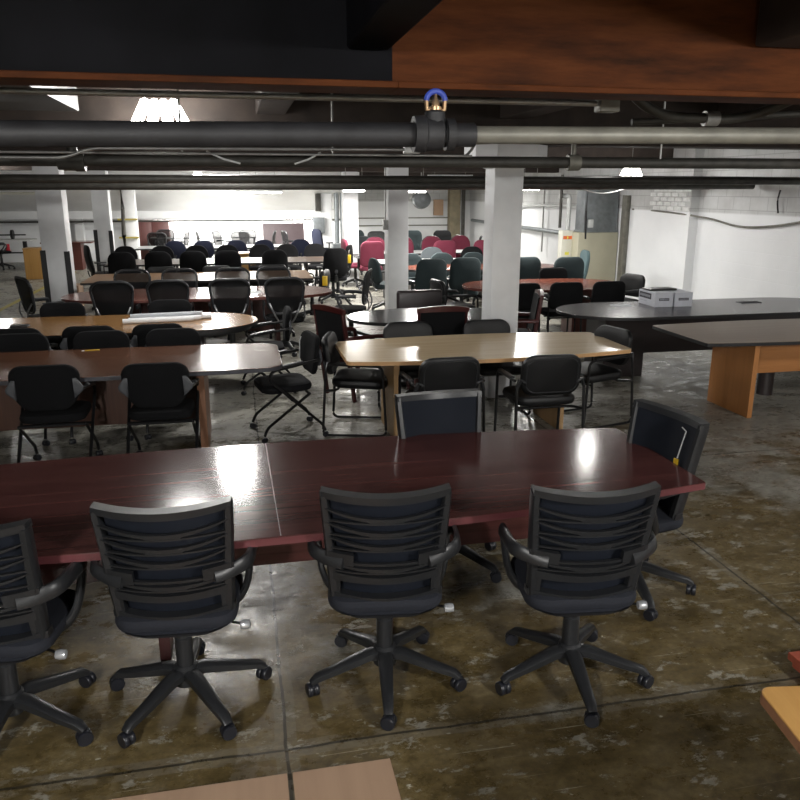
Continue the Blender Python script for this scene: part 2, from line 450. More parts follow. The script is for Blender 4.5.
# columns
def column(x, y, w, name, label):
    o = struct(name, box(B(), (x, y, 1.25), (w, w, 2.5), .012), 'column_white', label, True)
    return o
c1 = column(2.62, 7.56, .3, 'column', 'white square column nearest the camera with a flared top')
bm = B()
cap = [(.21, 2.28, .16), (.36, 2.38, .28), (.36, 2.5, .28)]
def octo(w): return [(w, w*.55), (w*.55, w), (-w*.55, w), (-w, w*.55), (-w, -w*.55), (-w*.55, -w), (w*.55, -w), (w, -w*.55)]
rg = [[bm.verts.new((2.62+p[0], 7.56+p[1], z)) for p in octo(w)] for w, z in ((.17, 2.3), (.36, 2.4), (.36, 2.515))]
for P0, P1 in zip(rg, rg[1:]):
    for k in range(8): bm.faces.new((P0[k], P0[(k+1) % 8], P1[(k+1) % 8], P1[k]))
bm.faces.new(rg[0][::-1]); bm.faces.new(rg[-1])
mesh('capital', bm, 'column_white', c1, smooth=False)
column(2.6, 12.85, .34, 'column', 'white column behind the black oval table, second in the right row')
column(2.58, 18.15, .34, 'column', 'white column behind the black chair with the yellow tag, third in the right row')
column(2.6, 23.4, .34, 'column', 'far white column bundled with grey pipes near the back wall')
l1 = column(-2.72, 12.85, .37, 'column', 'white column nearest on the left, dark angle irons at its foot')
l2 = column(-2.84, 18.15, .34, 'column', 'white column with dark corner guards, middle of the left row')
l3 = column(-2.86, 23.0, .32, 'column', 'far white column on the left with yellow straps')
def guards(col, x, y, w, h, hx):
    for sx, hh in ((-1, h), (1, h-.02)):
        bm = B(); X = x+sx*w/2; box(bm, (X-sx*.015, y-w/2-.005, hh/2), (.08, .012, hh)); box(bm, (X+sx*.006, y-w/2+.035, hh/2), (.012, .08, hh))
        mesh('corner_guard', bm, 'angle_iron', col, smooth=False)
guards(l1, -2.72, 12.85, .37, 1.22, 0); guards(l2, -2.84, 18.15, .34, 1.27, 0)
bm = B(); tube(bm, [(-3.05, 22.8, 0), (-3.06, 22.8, .9), (-3.03, 22.8, 1.6), (-3.05, 22.8, 2.4)], [.08, .06, .05, .05], 8)
mesh('drain_pipe', bm, 'pipe_dark', l3)
for z in (1.32, .83): mesh('strap', box(B(), (-2.93, 22.8, z), (.52, .06, .045)), 'strap_yellow', l3, smooth=False)
bm = B(); box(bm, (-4.6, 25.0, .635), (.24, .24, 1.27), .01)
struct('column', bm, 'column_white', 'thin white post standing free before the back wall')

# girders
def ibeam(name, y, x0, x1, zb, mat, label, flange=.2, top=ZC):
    bm = B(); box(bm, ((x0+x1)/2, y, (zb+top)/2), (x1-x0, .03, top-zb)); 
    o = struct(name, bm, mat, label)
    return o
gird = ibeam('beam', 2.9, XL, .57, 2.46, 'black_paint', 'big steel girder overhead nearest the camera, black painted half')
mesh('bottom_flange', box(B(), ((XL+.57)/2, 2.88, 2.45), (.57-XL, .2, .022), .004), 'rust_steel', gird, smooth=False)
gird = ibeam('beam', 2.9, .57, XR, 2.46, 'rust_steel', 'big steel girder overhead nearest the camera, rusty brown half')
mesh('bottom_flange', box(B(), ((XR+.57)/2, 2.88, 2.45), (XR-.57, .2, .022), .004), 'rust_steel', gird, smooth=False)
for y, z, t in ((7.56, 2.52, 'over the nearest white column'), (12.85, 2.5, 'over the second column row'), (18.15, 2.5, 'over the third column row'), (23.0, 2.5, 'over the farthest column row')):
    bm = B(); box(bm, ((XL+XR)/2, y, (z+ZC)/2), (XR-XL, .34, ZC-z), .01)
    struct('beam', bm, 'joist_dark', 'dark ceiling beam running across '+t)
bm = B(); box(bm, (.48, -.05, 2.81), (.15, 5.83, .48), .01); struct('beam', bm, 'black_paint', 'black joist overhead running back to the black girder')
bm = B(); box(bm, (2.12, -.05, 2.84), (.28, 5.83, .42), .01); struct('beam', bm, 'joist_dark', 'dark joist overhead meeting the rusty girder')
for k, x in enumerate((-6.5, -4.2, -1.9, .35, 2.62, 4.9)):
    bm = B(); box(bm, (x, 5.23, 2.9), (.26, 4.3, .3), .01)
    struct('beam', bm, 'joist_dark', 'dark joist between the first two girders, number %s from the left' % ('one two three four five six'.split()[k]))
bm = B(); box(bm, (-1.35, 5.2, 2.83), (.55, 2.2, .36), .01); tag(mesh('air_duct', bm, 'black_edge'), 'grey sheet metal duct under the ceiling left of the lit lamp', 'duct')

# ------------------------------------------------------------------ pipes and fittings overhead
def pipe(label, pts, r, mat, n=10, name='ceiling_pipe'):
    bm = B(); tube(bm, pts, r, n); return tag(mesh(name, bm, mat), label, 'pipe')
Y1 = 2.5
mp = thing('sprinkler_pipe', 'thick sprinkler main under the ceiling, black on one side and grey on the other', 'pipe', (0, Y1, 2.262))
mesh('black_section', tube(B(), [(-9.9, 0, -.105), (.76, 0, .008)], .037, 14), 'pipe_black', mp)
mesh('grey_section', tube(B(), [(.74, 0, .008), (7.55, 0, .08)], .0275, 14), 'pipe_grey', mp)
bm = B(); lathe(bm, [(.042, -.075), (.055, -.075), (.058, -.04), (.052, -.035), (.05, .015), (.045, .02)], 14, 'X', (.635, 0, .008)); lathe(bm, [(.044, .03), (.05, .03), (.05, .056), (.04, .056)], 14, 'X', (.635, 0, .008))
lathe(bm, [(.036, .02), (.033, .065), (.028, .07)], 12, 'Z', (.63, 0, .008)); mesh('coupling', bm, 'pipe_black', mp)
sh = mesh('sprinkler_head', lathe(B(), [(.016, .07), (.02, .072), (.02, .082), (.013, .084), (.012, .095), (.005, .11), (.003, .122)], 10, 'Z', (.632, 0, .008)), 'brass', mp)
bm = B(); tube(bm, [(.632+.03*math.cos(a_), 0, .108+.028*math.sin(a_)) for a_ in [R(d) for d in range(0, 181, 15)]], .009, 8, up=(0, 1, 0)); mesh('blue_strap', bm, 'blue_strap', sh)
for sx in (-1, 1): mesh('frame_arm', tube(B(), [(.632+sx*.03, 0, .11), (.632+sx*.028, 0, .082), (.632+sx*.012, 0, .075)], .007, 6), 'brass', sh)
pipe('thin grey conduit strung just under the big girder', [(-9, 3.3, 2.45), (-2, 3.3, 2.455), (1.55, 3.3, 2.46)], .012, 'conduit')
bx = tag(mesh('junction_box', box(B(), (1.6, 3.3, 2.46), (.09, .07, .07), .006), 'pipe_grey'), 'small square junction box under the rusty girder', 'junction box')
pipe('bent grey conduit dipping under the girder at the right', fillet([(1.7, 3.5, 2.62), (2.0, 3.6, 2.44), (2.5, 3.6, 2.435), (2.75, 3.3, 2.6), (3.2, 2.6, 2.95)], .15, 6), .024, 'pipe_dark')
bm = B(); lathe(bm, [(.03, -.04), (.036, -.04), (.036, .03), (.03, .03)], 12, 'X', (2.3, 3.6, 2.437)); tag(mesh('pipe_clamp', bm, 'conduit'), 'bright metal clamp on the bent conduit', 'clamp')
pipe('thin pipe slanting away behind the bent conduit', [(2.4, 4.6, 2.5), (4.6, 4.4, 2.62), (6.5, 4.2, 2.72)], .02, 'pipe_dark')
pipe('dark drain pipe crossing the whole ceiling behind the sprinkler main', [(-9.9, 6.0, 2.29), (0, 6.0, 2.305), (7.5, 6.0, 2.32)], .043, 'pipe_dark')
bm = B()
for x in (-1.1,): lathe(bm, [(.05, -.1), (.06, -.1), (.06, .0), (.07, .02), (.07, .08), (.05, .08)], 12, 'X', (x, 6.0, 2.295)); lathe(bm, [(.04, .02), (.035, .12)], 10, 'Z', (x, 6.0, 2.295))
tag(mesh('pipe_fitting', bm, 'pipe_dark'), 'dark tee fitting with bright bolts on the drain pipe at the far left', 'fitting')
bm = B(); lathe(bm, [(.05, -.05), (.062, -.05), (.062, .05), (.05, .05)], 12, 'X', (2.65, 6.0, 2.31)); tube(bm, [(2.65, 6, 2.33), (2.65, 6, 2.45)], .02, 8)
tag(mesh('pipe_hanger', bm, 'pipe_grey'), 'pipe hanger clamp on the drain pipe right of the column top', 'hanger')
pipe('grey pipe crossing the ceiling just before the column tops', [(-9.9, 8.5, 2.2), (0, 8.5, 2.21), (7.5, 8.5, 2.2)], .042, 'pipe_dark')
pipe('long dark pipe low across the middle of the room', [(-9.9, 10.5, 2.155), (7.5, 10.5, 2.16)], .05, 'pipe_dark')
pipe('second dark pipe low across the middle of the room', [(-9.9, 11.6, 2.14), (7.5, 11.6, 2.15)], .045, 'pipe_dark')
pipe('brownish pipe low across the far half of the room', [(-9.9, 15.5, 2.15), (7.5, 15.5, 2.16)], .05, 'pipe_dark')
pipe('old cream pipe along the far ceiling', [(-9.9, 16.6, 2.04), (-3.3, 16.6, 2.04)], .025, 'ivory_metal')
pipe('thin bright conduit above the drain pipe with a bend', fillet([(-1.5, 5.5, 2.3), (-1.05, 5.5, 2.3), (-.9, 5.5, 2.36), (1.2, 5.5, 2.37)], .08), .01, 'conduit')
pipe('second thin conduit behind the bright one', [(-3, 5.8, 2.345), (1.75, 5.8, 2.345)], .009, 'conduit')
tag(mesh('junction_box', box(B(), (1.22, 5.5, 2.37), (.11, .06, .055), .006), 'conduit'), 'pale junction box at the end of the thin conduit', 'junction box')
pipe('thin conduit bending up beside the column top', fillet([(.9, 6.8, 2.37), (2.0, 6.8, 2.37), (2.1, 6.8, 2.52)], .1), .012, 'conduit')
pipe('thin pipe behind the grey one near the right wall', fillet([(3.0, 9.2, 2.22), (4.6, 9.2, 2.25), (7.5, 9.2, 2.24)], .1), .022, 'pipe_dark')
for x0, z0, x1, z1, lb in ((-.18, 2.36, .05, 2.28, 'white cable end hanging slantwise under the ceiling'), (.62, 2.36, .43, 2.28, 'short pale strut slanting the other way under the ceiling')):
    pipe(lb, [(x0, 5.8, z0), ((x0+x1)/2, 5.8, (z0+z1)/2-.01), (x1, 5.8, z1)], .007, 'pipe_white', 6, 'loose_cable')
for x, y, z, lb in ((-.35, 5.9, 2.5, 'hanger rod left of the white cable end'), (.72, 5.9, 2.45, 'hanger rod right of the pale strut'), (3.35, 5.9, 2.5, 'hanger rod close to the right wall pipes')):
    bm = B(); tube(bm, [(x, y, 2.34), (x, y, 2.9)], .008, 6); tag(mesh('hanger_rod', bm, 'conduit'), lb, 'hanger')
# ------------------------------------------------------------------ lamps
def area(parent, loc, sx, sy, power, rot=(0, 0, 0), col=(1, .97, .92)):
    l = bpy.data.lights.new('lamp_light', 'AREA'); l.shape = 'RECTANGLE'; l.size = sx; l.size_y = sy; l.energy = power; l.color = col
    o = bpy.data.objects.new('lamp_light', l); COL.objects.link(o); o.location = loc; o.rotation_euler = rot; o.parent = parent
    return o
def cluster(label, loc, power, s=1.0):
    t = thing('ceiling_lamp', label, 'lamp', loc)
    mesh('ballast', box(B(), (0, 0, .12*s), (.2*s, .08*s, .03*s), .006), 'fixture_white', t)
    for k in (-1.5, -.5, .5, 1.5):
        bm = B(); tube(bm, [(k*.052*s, 0, .085*s), (k*.055*s, 0, .07*s), (k*.11*s, 0, -.1*s), (k*.112*s, 0, -.115*s)], [.012*s, .03*s, .036*s, .02*s], 10)
        mesh('bulb', bm, 'bulb_glow', t)
    mesh('hanging_rod', tube(B(), [(0, 0, .13*s), (0, 0, ZC-loc[2])], .006, 6), 'conduit', t)
    l = bpy.data.lights.new('lamp_light', 'POINT'); l.energy = power; l.shadow_soft_size = .16*s; l.color = (1, .98, .95)
    o = bpy.data.objects.new('lamp_light', l); COL.objects.link(o); o.parent = t; o.location = (0, 0, -.16*s)
    return t
def strip_lamp(label, loc, length, power, rz=0, tilt=0):
    t = thing('strip_lamp', label, 'lamp', loc, rz)
    mesh('housing', box(B(), (0, 0, .045), (length, .2, .05), .01), 'fixture_white', t)
    for sy in (-.05, .05): mesh('tube', tube(B(), [(-length/2+.03, sy, 0), (length/2-.03, sy, 0)], .018, 8), 'tube_glow', t)
    for sx in (-1, 1): mesh('hanging_rod', tube(B(), [(sx*length*.35, 0, .06), (sx*length*.35, 0, (1.3 if loc[1] > 24 else ZC)-loc[2])], .005, 6), 'conduit', t)
    area(t, (0, 0, -.04), length, .2, power)
    return t
cluster('glaring ceiling lamp with fanned bulbs hanging at the upper left', (-.57, 7.0, 2.71), 30, 1.3)
cluster('glaring ceiling lamp with fanned bulbs close to the right wall', (5.9, 11.2, 2.38), 32, .95)
cluster('ceiling lamp hidden behind the black part of the sprinkler main', (-.15, 9.2, 2.735), 100, 1.0)
cluster('ceiling lamp over the far end of the tan table', (-.4, 14.4, 2.64), 85, .8)
cluster('ceiling lamp over the row of blue chairs', (-.8, 18.7, 2.39), 80, .8)
cluster('ceiling lamp over the dark espresso table', (4.35, 8.9, 2.77), 7, .55)
cluster('ceiling lamp over the teal chairs', (5.3, 14.2, 2.64), 55, .8)
cluster('ceiling lamp far left over the yellow floor line', (-4.9, 17.5, 2.5), 30, .45)
strip_lamp('lit strip lamp high before the back wall, left of the pipes', (.6, 21.6, 2.03), 1.3, 150)
strip_lamp('lit strip lamp right of the second column', (3.25, 14.3, 2.07), .42, 90)
strip_lamp('lit strip lamp right behind the nearest column', (4.6, 12.0, 2.11), .3, 40)
strip_lamp('lit strip lamp beside the third column', (2.45, 16.6, 2.08), .5, 90)
strip_lamp('strip lamp over the mesh chairs at the back wall', (-.2, 21.9, 2.3), 2.2, 170)
strip_lamp('long strip lamp added under the white bulkhead to brighten the back wall', (.2, 25.05, 1.2), 5.4, 200)  # added wall washer: brightens the back wall and backlights the mesh chairs
strip_lamp('strip lamp in the far right corner', (5.6, 20.5, 2.42), 1.2, 110)
cluster('unseen ceiling lamp added behind the camera to the left', (-1.6, -1.4, 2.72), 300, 1.1)  # added fill light out of view, lifts the chair backs and front floor
cluster('unseen ceiling lamp added behind the camera to the right', (2.9, -1.0, 2.72), 300, 1.1)  # right-hand partner of the added front fill, also unseen
cluster('ceiling lamp added out of the picture to light the floor at the right', (5.4, 3.0, 2.72), 60, 1.1)  # added side fill out of view, brightens the right front
# ------------------------------------------------------------------ chair kinds (facing +Y, origin on the floor)
def caster_bm(r=.031):
    bm = B()
    for s in (-1, 1): lathe(bm, [(r*.4, -.011), (r*.9, -.011), (r, -.007), (r, .007), (r*.9, .011), (r*.4, .011)], 12, 'X', (s*.013, 0, r))
    box(bm, (0, .004, r*1.35), (.022, r*1.3, r*1.1), .006); return bm
def star_base(parent, rad=.31, rot=0.0, casters=True, mat='plastic'):
    bm = B(); lathe(bm, [(.03, .08), (.05, .085), (.05, .165), (.04, .175)], 16)
    for k in range(5):
        a = rot+k*2*PI/5-PI/2; d = Vector((math.cos(a), math.sin(a), 0))
        pts = [d*.02+Vector((0, 0, .135)), d*.08+Vector((0, 0, .138)), d*(rad*.7)+Vector((0, 0, .098)), d*(rad-.02)+Vector((0, 0, .08)), d*(rad+.005)+Vector((0, 0, .062))]
        tube(bm, pts, [(.034, .026), (.033, .025), (.026, .02), (.022, .018), (.018, .012)], 8, sq=.6)
    o = mesh('star_base', bm, mat, parent)
    cb = None
    for k in range(5):
        a = rot+k*2*PI/5-PI/2
        loc = (rad*math.cos(a), rad*math.sin(a), 0)
        if casters:
            if cb is None: cb = mesh('caster', caster_bm(), 'wheel', o); c = cb
            else: c = cb.copy(); COL.objects.link(c); c.parent = o
            c.location = loc; c.rotation_euler.z = a+random.uniform(-1, 1)
    if not casters:
        bm = B()
        for k in range(5):
            a = rot+k*2*PI/5-PI/2; lathe(bm, [(.012, -.02), (.028, -.02), (.028, .02), (.012, .02)], 8, 'X', (rad*math.cos(a), rad*math.sin(a), .028))
        mesh('casters', bm, 'wheel', o)['kind'] = 'stuff'
    return o
def gas_lift(parent, top=.42):
    mesh('gas_lift', lathe(B(), [(.036, .12), (.036, .3), (.03, .305), (.03, top-.03), (.06, top-.025), (.06, top)], 16), 'plastic', parent)

# --- mesh task chair with slatted plastic back
def make_task(base_rot=0.0):
    t = thing('task_chair', 'x', 'chair')
    yf = lambda x, z: -.165-(z-.5)*.23+1.05*x*x
    W = lambda z: .218+.036*min(1, max(0, (z-.45)/.5))
    bm = B()
    # outer frame: rails and top bar
    for s in (-1, 1):
        zs = [.445+.525*i/14 for i in range(15)]
        tube(bm, [(s*(W(z)-.013), yf(W(z)-.013, z)+.022, z) for z in zs], lambda u: (.017+.008*(1-u), .031), 8, up=(0, 1, 0), sq=.6)
    strip(bm, -.252, .252, lambda x: .94+.016*(x/.25)**2, lambda x: .973+.012*(x/.25)**2, lambda x, z: yf(x, z)-.006, .058, 16)
    # pairs of a bowed slat and a flatter bar that meet at mid back and leave lens-shaped gaps
    for z0, sag in ((.862, .046), (.797, .046), (.732, .046), (.622, .03)):
        w = W(z0)-.008
        strip(bm, -w, w, lambda x: z0+sag*(abs(x)/w)**2, lambda x: z0+sag*(abs(x)/w)**2+.005+.012*(1-(abs(x)/w)**2), lambda x, z: yf(x, z)-.01, .02, 18)
        strip(bm, -w, w, lambda x: z0-.012+.004*(abs(x)/w)**2, lambda x: z0-.003+.004*(abs(x)/w)**2-.003*(abs(x)/w), lambda x, z: yf(x, z)-.006, .016, 16)
        strip(bm, -.085, .085, lambda x: z0-.008+.014*(abs(x)/.085)**4, lambda x: z0+.008, lambda x, z: yf(x, z)-.004, .012, 8)
    # lumbar band that carries the arms: deep at the sides, thin across the middle
    for s in (-1, 1): strip(bm, s*.245, s*.13, lambda x: .648+.006*(x/.24)**2, lambda x: .7+.012*(x/.24)**2, lambda x, z: yf(x, z)-.012, .028, 8)
    strip(bm, -.14, .14, lambda x: .652, lambda x: .664, lambda x, z: yf(x, z)-.006, .018, 10)
    # full-width bar, open window below it, deep bottom rail wrapping round the seat
    strip(bm, -.222, .222, lambda x: .563+.008*(x/.22)**2, lambda x: .594+.016*(x/.22)**2, lambda x, z: yf(x, z)-.008, .022, 16)
    for s in (-1, 1): strip(bm, s*.222, s*.186, lambda x: .48, lambda x: .575, lambda x, z: yf(x, z)-.004, .018, 3)
    strip(bm, -.236, .236, lambda x: .425+.055*(x/.236)**4, lambda x: .492+.02*(x/.236)**2, lambda x, z: yf(x, z)-.01-.05*max(0, .47-z), .045, 20)
    mesh('back_frame', bm, 'plastic', t)
    bm = B(); nu, nv = 14, 12; G = []
    for j in range(nv+1):
        z = .47+.482*j/nv; w = W(z)-.012
        G.append([[bm.verts.new((w*(2*i/nu-1), yf(w*(2*i/nu-1), z)+dy, z)) for i in range(nu+1)] for dy in (.042, .047)])
    for s in (0, 1):
        for j in range(nv):
            for i in range(nu): bm.faces.new((G[j][s][i], G[j][s][i+1], G[j+1][s][i+1], G[j+1][s][i]))
    mesh('mesh_panel', bm, 'net_navy', t)
    # seat
    bm = B(); cushion(bm, rrect(.48, .44, .09), .06, .022, .018, lambda v: Vector((v.x, v.y+.045, v.z+.425)))
    mesh('seat', bm, 'cushion_navy', t)
    bm = B(); cushion(bm, rrect(.46, .44, .12), .05, .04, 0, lambda v: Vector((v.x*(.72+.28*min(1, (v.z)/.04)), v.y*(.8+.2*min(1, v.z/.04))+.03, v.z+.385)))
    box(bm, (0, 0, .375), (.16, .2, .03), .01)
    mesh('seat_shell', bm, 'cushion_navy', t)
    # loop arms: from the lumbar band out and forward, then down to the seat edge
    for s in (-1, 1):
        pts = catmull([(s*.17, yf(.17, .665)-.012, .667), (s*.235, yf(.235, .67)-.004, .672), (s*.295, -.1, .688), (s*.305, .02, .69), (s*.3, .11, .672), (s*.285, .135, .62), (s*.27, .09, .5), (s*.235, .05, .44), (s*.19, .04, .425)], 5)
        bm = B(); tube(bm, pts, lambda u: (.03 if u < .55 else .03-.008*(u-.55)/.45, .014) if u < .5 else (.022, .014), 10, up=(s, 0, .25), flat=1, sq=.7)
        mesh('armrest', bm, 'plastic', t)
    gas_lift(t, .39)
    bm = B(); tube(bm, [(.1, .0, .385), (.22, -.07, .395), (.262, -.1, .4)], .006, 6); mesh('lever', bm, 'tube_black', t)
    mesh('lever_knob', lathe(B(), [(.008, -.022), (.018, -.018), (.021, 0), (.018, .018), (.009, .022)], 10, 'X', (.268, -.102, .4)), 'knob_clear', t)
    star_base(t, .332, base_rot)
    return t
# --- flip-seat nesting chair on crossed tube legs with casters
def make_nesting():
    t = thing('nesting_chair', 'x', 'chair')
    out = [(p[0]*(1+.07*(p[1]/.165)), p[1]-(.05*(1-(p[0]/.24)**2) if p[1] < 0 else 0)) for p in rrect(.475, .31, .11, 7)]
    bend = lambda v: Vector((v.x, -.235-v.z+.55*v.x*v.x-.1*(v.y), .73+v.y))
    mesh('backrest', cushion(B(), out, .05, .02, .008, bend), 'fabric_black', t)
    bm = B(); cushion(bm, rrect(.47, .45, .1), .07, .028, .012, lambda v: Vector((v.x, v.y+.02, v.z+.42-.02*v.y)))
    mesh('seat', bm, 'fabric_black', t)
    for s in (-1, 1):
        bm = B(); cushion(bm, [(-.03, -.075), (.04, -.02), (.045, .01), (-.005, .075), (-.035, .075)][::1], .022, .006, 0, lambda v: Vector((s*(.225+v.x*.9), -.275+v.z+.02*0, .705+v.y)))
        mesh('arm_bracket', bm, 'plastic_grey', t)
        pts = fillet([(s*.25, -.27, .7), (s*.262, -.1, .675), (s*.265, .17, .63), (s*.262, .2, .56), (s*.25, -.26, .12), (s*.25, -.29, .06)], .06, 5)
        fr = mesh('leg_frame', tube(B(), pts, .0125, 8), 'tube_black', t)
        mesh('arm_pad', tube(B(), [(s*.262, -.1, .692), (s*.264, .03, .673), (s*.265, .15, .65)], [(.022, .011), (.024, .012), (.02, .01)], 8), 'plastic', fr)
        mesh('front_leg', tube(B(), fillet([(s*.235, -.16, .4), (s*.235, .22, .13), (s*.235, .25, .06)], .05), .0125, 8), 'tube_black', t)
        for y, x in ((-.29, .25), (.25, .235)):
            c = mesh('caster', caster_bm(.024), 'wheel', t); c.location = (s*x, y, 0); c.rotation_euler.z = .5*s
    mesh('cross_bar', tube(B(), [(-.25, .0, .36), (.25, .0, .36)], .012, 8), 'tube_black', t); mesh('cross_bar', tube(B(), [(-.235, -.16, .4), (.235, -.16, .4)], .012, 8), 'tube_black', t)
    return t
# --- sled-sided guest chair
def make_sled(pad='leather_black'):
    t = thing('guest_chair', 'x', 'chair')
    bend = lambda v: Vector((v.x, -.215-v.z+.4*v.x*v.x-.12*v.y, .69+v.y))
    b = mesh('backrest', cushion(B(), rrect(.45, .33, .1), .055, .02, .008, bend), pad, t)
    bm = B(); tube(bm, [bend(Vector((p[0]*.86, p[1]*.82, .058))) for p in rrect(.45, .33, .09)], .005, 6, True); mesh('piping', bm, 'plastic', b)
    bm = B(); cushion(bm, rrect(.47, .47, .1), .075, .03, .015, lambda v: Vector((v.x, v.y+.03, v.z+.42-.03*v.y)))
    mesh('seat', bm, pad, t)
    for s in (-1, 1):
        pts = fillet([(s*.235, -.225, .66), (s*.255, -.235, .6), (s*.262, -.27, .014), (s*.262, .265, .014), (s*.262, .235, .63), (s*.262, -.21, .645)], .055, 5)
        fr = mesh('side_frame', tube(B(), pts, .0115, 8), 'tube_black', t)
        mesh('arm_pad', tube(B(), [(s*.262, -.14, .658), (s*.262, .0, .655), (s*.262, .18, .65)], [(.02, .01), (.023, .012), (.02, .01)], 8), 'plastic', fr)
        mesh('back_bracket', tube(B(), [(s*.2, -.245, .64), (s*.23, -.25, .66), (s*.25, -.235, .6)], .014, 6), 'plastic', t)
    mesh('cross_bar', tube(B(), fillet([(-.262, -.25, .41), (-.2, -.15, .405), (.2, -.15, .405), (.262, -.25, .41)], .05), .011, 8), 'tube_black', t); mesh('cross_bar', tube(B(), [(-.262, .2, .41), (.262, .2, .41)], .011, 8), 'tube_black', t)
    return t
# --- mahogany-framed boardroom chair
def make_wood():
    t = thing('boardroom_chair', 'x', 'chair')
    bend = lambda x, z: -.24-.14*(z-.45)+.25*x*x
    bm = B()
    for s in (-1, 1): tube(bm, [(s*.245, bend(.245, z), z) for z in (.0, .3, .5, .7, .93)], [(.017, .022), (.02, .024), (.018, .024), (.016, .022), (.016, .02)], 8, up=(0, 1, 0), sq=.6)
    strip(bm, -.27, .27, lambda x: .925-.01*(x/.27)**2, lambda x: .96+.025*(1-(x/.27)**2), lambda x, z: bend(x, z)-.02, .04, 14)
    strip(bm, -.24, .24, lambda x: .47, lambda x: .52, lambda x, z: bend(x, z)-.015, .03, 8)
    mesh('back_frame', bm, 'rosewood', t)
    bm = B(); strip(bm, -.235, .235, lambda x: .515, lambda x: .93, lambda x, z: bend(x, z)-.014, .05, 10); mesh('backrest', bm, 'fabric_black', t)
    bm = B(); cushion(bm, rrect(.5, .47, .06), .08, .025, .02, lambda v: Vector((v.x, v.y+.03, v.z+.42))); mesh('seat', bm, 'fabric_black', t)
    bm = B(); box(bm, (0, .03, .4), (.52, .48, .06), .008); mesh('seat_rail', bm, 'rosewood', t)
    for s in (-1, 1):
        mesh('leg', tube(B(), [(s*.24, .24, 0), (s*.24, .24, .4)], [(.018, .018), (.026, .026)], 8, sq=.6), 'rosewood', t)
        mesh('armrest', tube(B(), catmull([(s*.25, -.27, .66), (s*.275, -.05, .665), (s*.28, .15, .655), (s*.275, .235, .62), (s*.265, .235, .42)], 5), [(.022, .016)]*21, 8, up=(s, 0, .2), sq=.7), 'rosewood', t)
    return t
# --- round-shouldered mesh chair with steel V supports
def make_netback(near=True, up_=.07):
    t = thing('mesh_chair', 'x', 'chair')
    def yb(x, z): return -.22-.16*(z-.55)+.5*x*x
    o = [(p[0]*(1+.13*(p[1]/.2)), p[1]*1.0) for p in rrect(.46, .46, .13, 6)]
    bm = B(); tube(bm, [(x, yb(x, z+.72), z+.72+up_) for x, z in o], (.017), 8, True); mesh('back_frame', bm, 'plastic', t)
    bm = B(); O2 = [bm.verts.new((x, yb(x, z+.72)+.004, z+.72+up_)) for x, z in o]
    O3 = [bm.verts.new((x*.6, yb(x*.6, z*.6+.72)-.002, z*.6+.72+up_)) for x, z in o]
    for k in range(len(o)): bm.faces.new((O2[k], O2[(k+1) % len(o)], O3[(k+1) % len(o)], O3[k]))
    bm.faces.new(O3); mesh('mesh_panel', bm, 'net_dense' if near else 'net_black', t)
    bm = B(); cushion(bm, rrect(.49, .46, .1), .07, .025, .012, lambda v: Vector((v.x, v.y+.03, v.z+.43))); mesh('seat', bm, 'fabric_black', t)
    for s in (-1, 1):
        mesh('back_support', tube(B(), catmull([(s*.2, yb(.2, .68)-.012, .7), (s*.15, -.28, .58), (s*.09, -.24, .46), (s*.06, -.1, .42)], 4), .011, 8), 'tube_steel' if near else 'plastic', t)
        mesh('armrest', tube(B(), catmull([(s*.26, -.12, .68), (s*.27, .0, .685), (s*.265, .13, .675), (s*.27, .12, .58), (s*.26, .02, .47), (s*.2, .0, .43)], 4), [(.026, .014)]*9+[(.017, .013)]*12, 8, up=(s, 0, .2)), 'plastic', t)
    gas_lift(t, .43); star_base(t, .3, .3, near)
    return t
# --- padded task chair, tall squarish or rounded back
def make_padded(h=1.0, rnd=.13, w=.48, z0=.5, casters=False, shell=False, arms=True, seatmat='fabric_black', mat='fabric_black'):
    t = thing('office_chair', 'x', 'chair')
    hh = h-z0; o = [(p[0]*(1-.08*(p[1]/hh)), p[1]) for p in rrect(w, hh, rnd, 6)]
    bend = lambda v: Vector((v.x, -.19-v.z+.5*v.x*v.x-.13*v.y-.03*math.cos(v.y/hh*PI), (h+z0)/2+v.y))
    bm = cushion(B(), o, .065, .028, .015, lambda v: bend(Vector((v.x, v.y, -v.z+.0))) if shell else bend(v)); mesh('backrest', bm, mat, t)
    if shell:
        o2 = [(p[0]*1.05, p[1]*1.02) for p in o]
        mesh('back_shell', cushion(B(), o2, .03, .012, .004, bend), 'plastic', t)
    bm = cushion(B(), rrect(.5, .48, .11), .085, .03, .015, lambda v: Vector((v.x, v.y+.04, v.z+.42))); mesh('seat', bm, seatmat if not shell else mat, t)
    mesh('back_stem', tube(B(), catmull([(0, .0, .41), (0, -.2, .41), (0, -.26, .5), (0, -.26, .66)], 4), (.03, .012), 8, sq=.7), 'plastic', t)
    if arms:
        for s in (-1, 1):
            bm = B(); tube(bm, fillet([(s*.18, .0, .425), (s*.252, .0, .43), (s*.255, .0, .66)], .05), (.024, .012), 8, up=(0, 1, 0), sq=.7); cushion(bm, rrect(.075, .24, .03), .028, .01, 0, lambda v: Vector((v.x+s*.255, v.y+.02, v.z+.66)))
            mesh('armrest', bm, 'plastic', t)
    gas_lift(t, .42); star_base(t, .31, .2, casters)
    return t
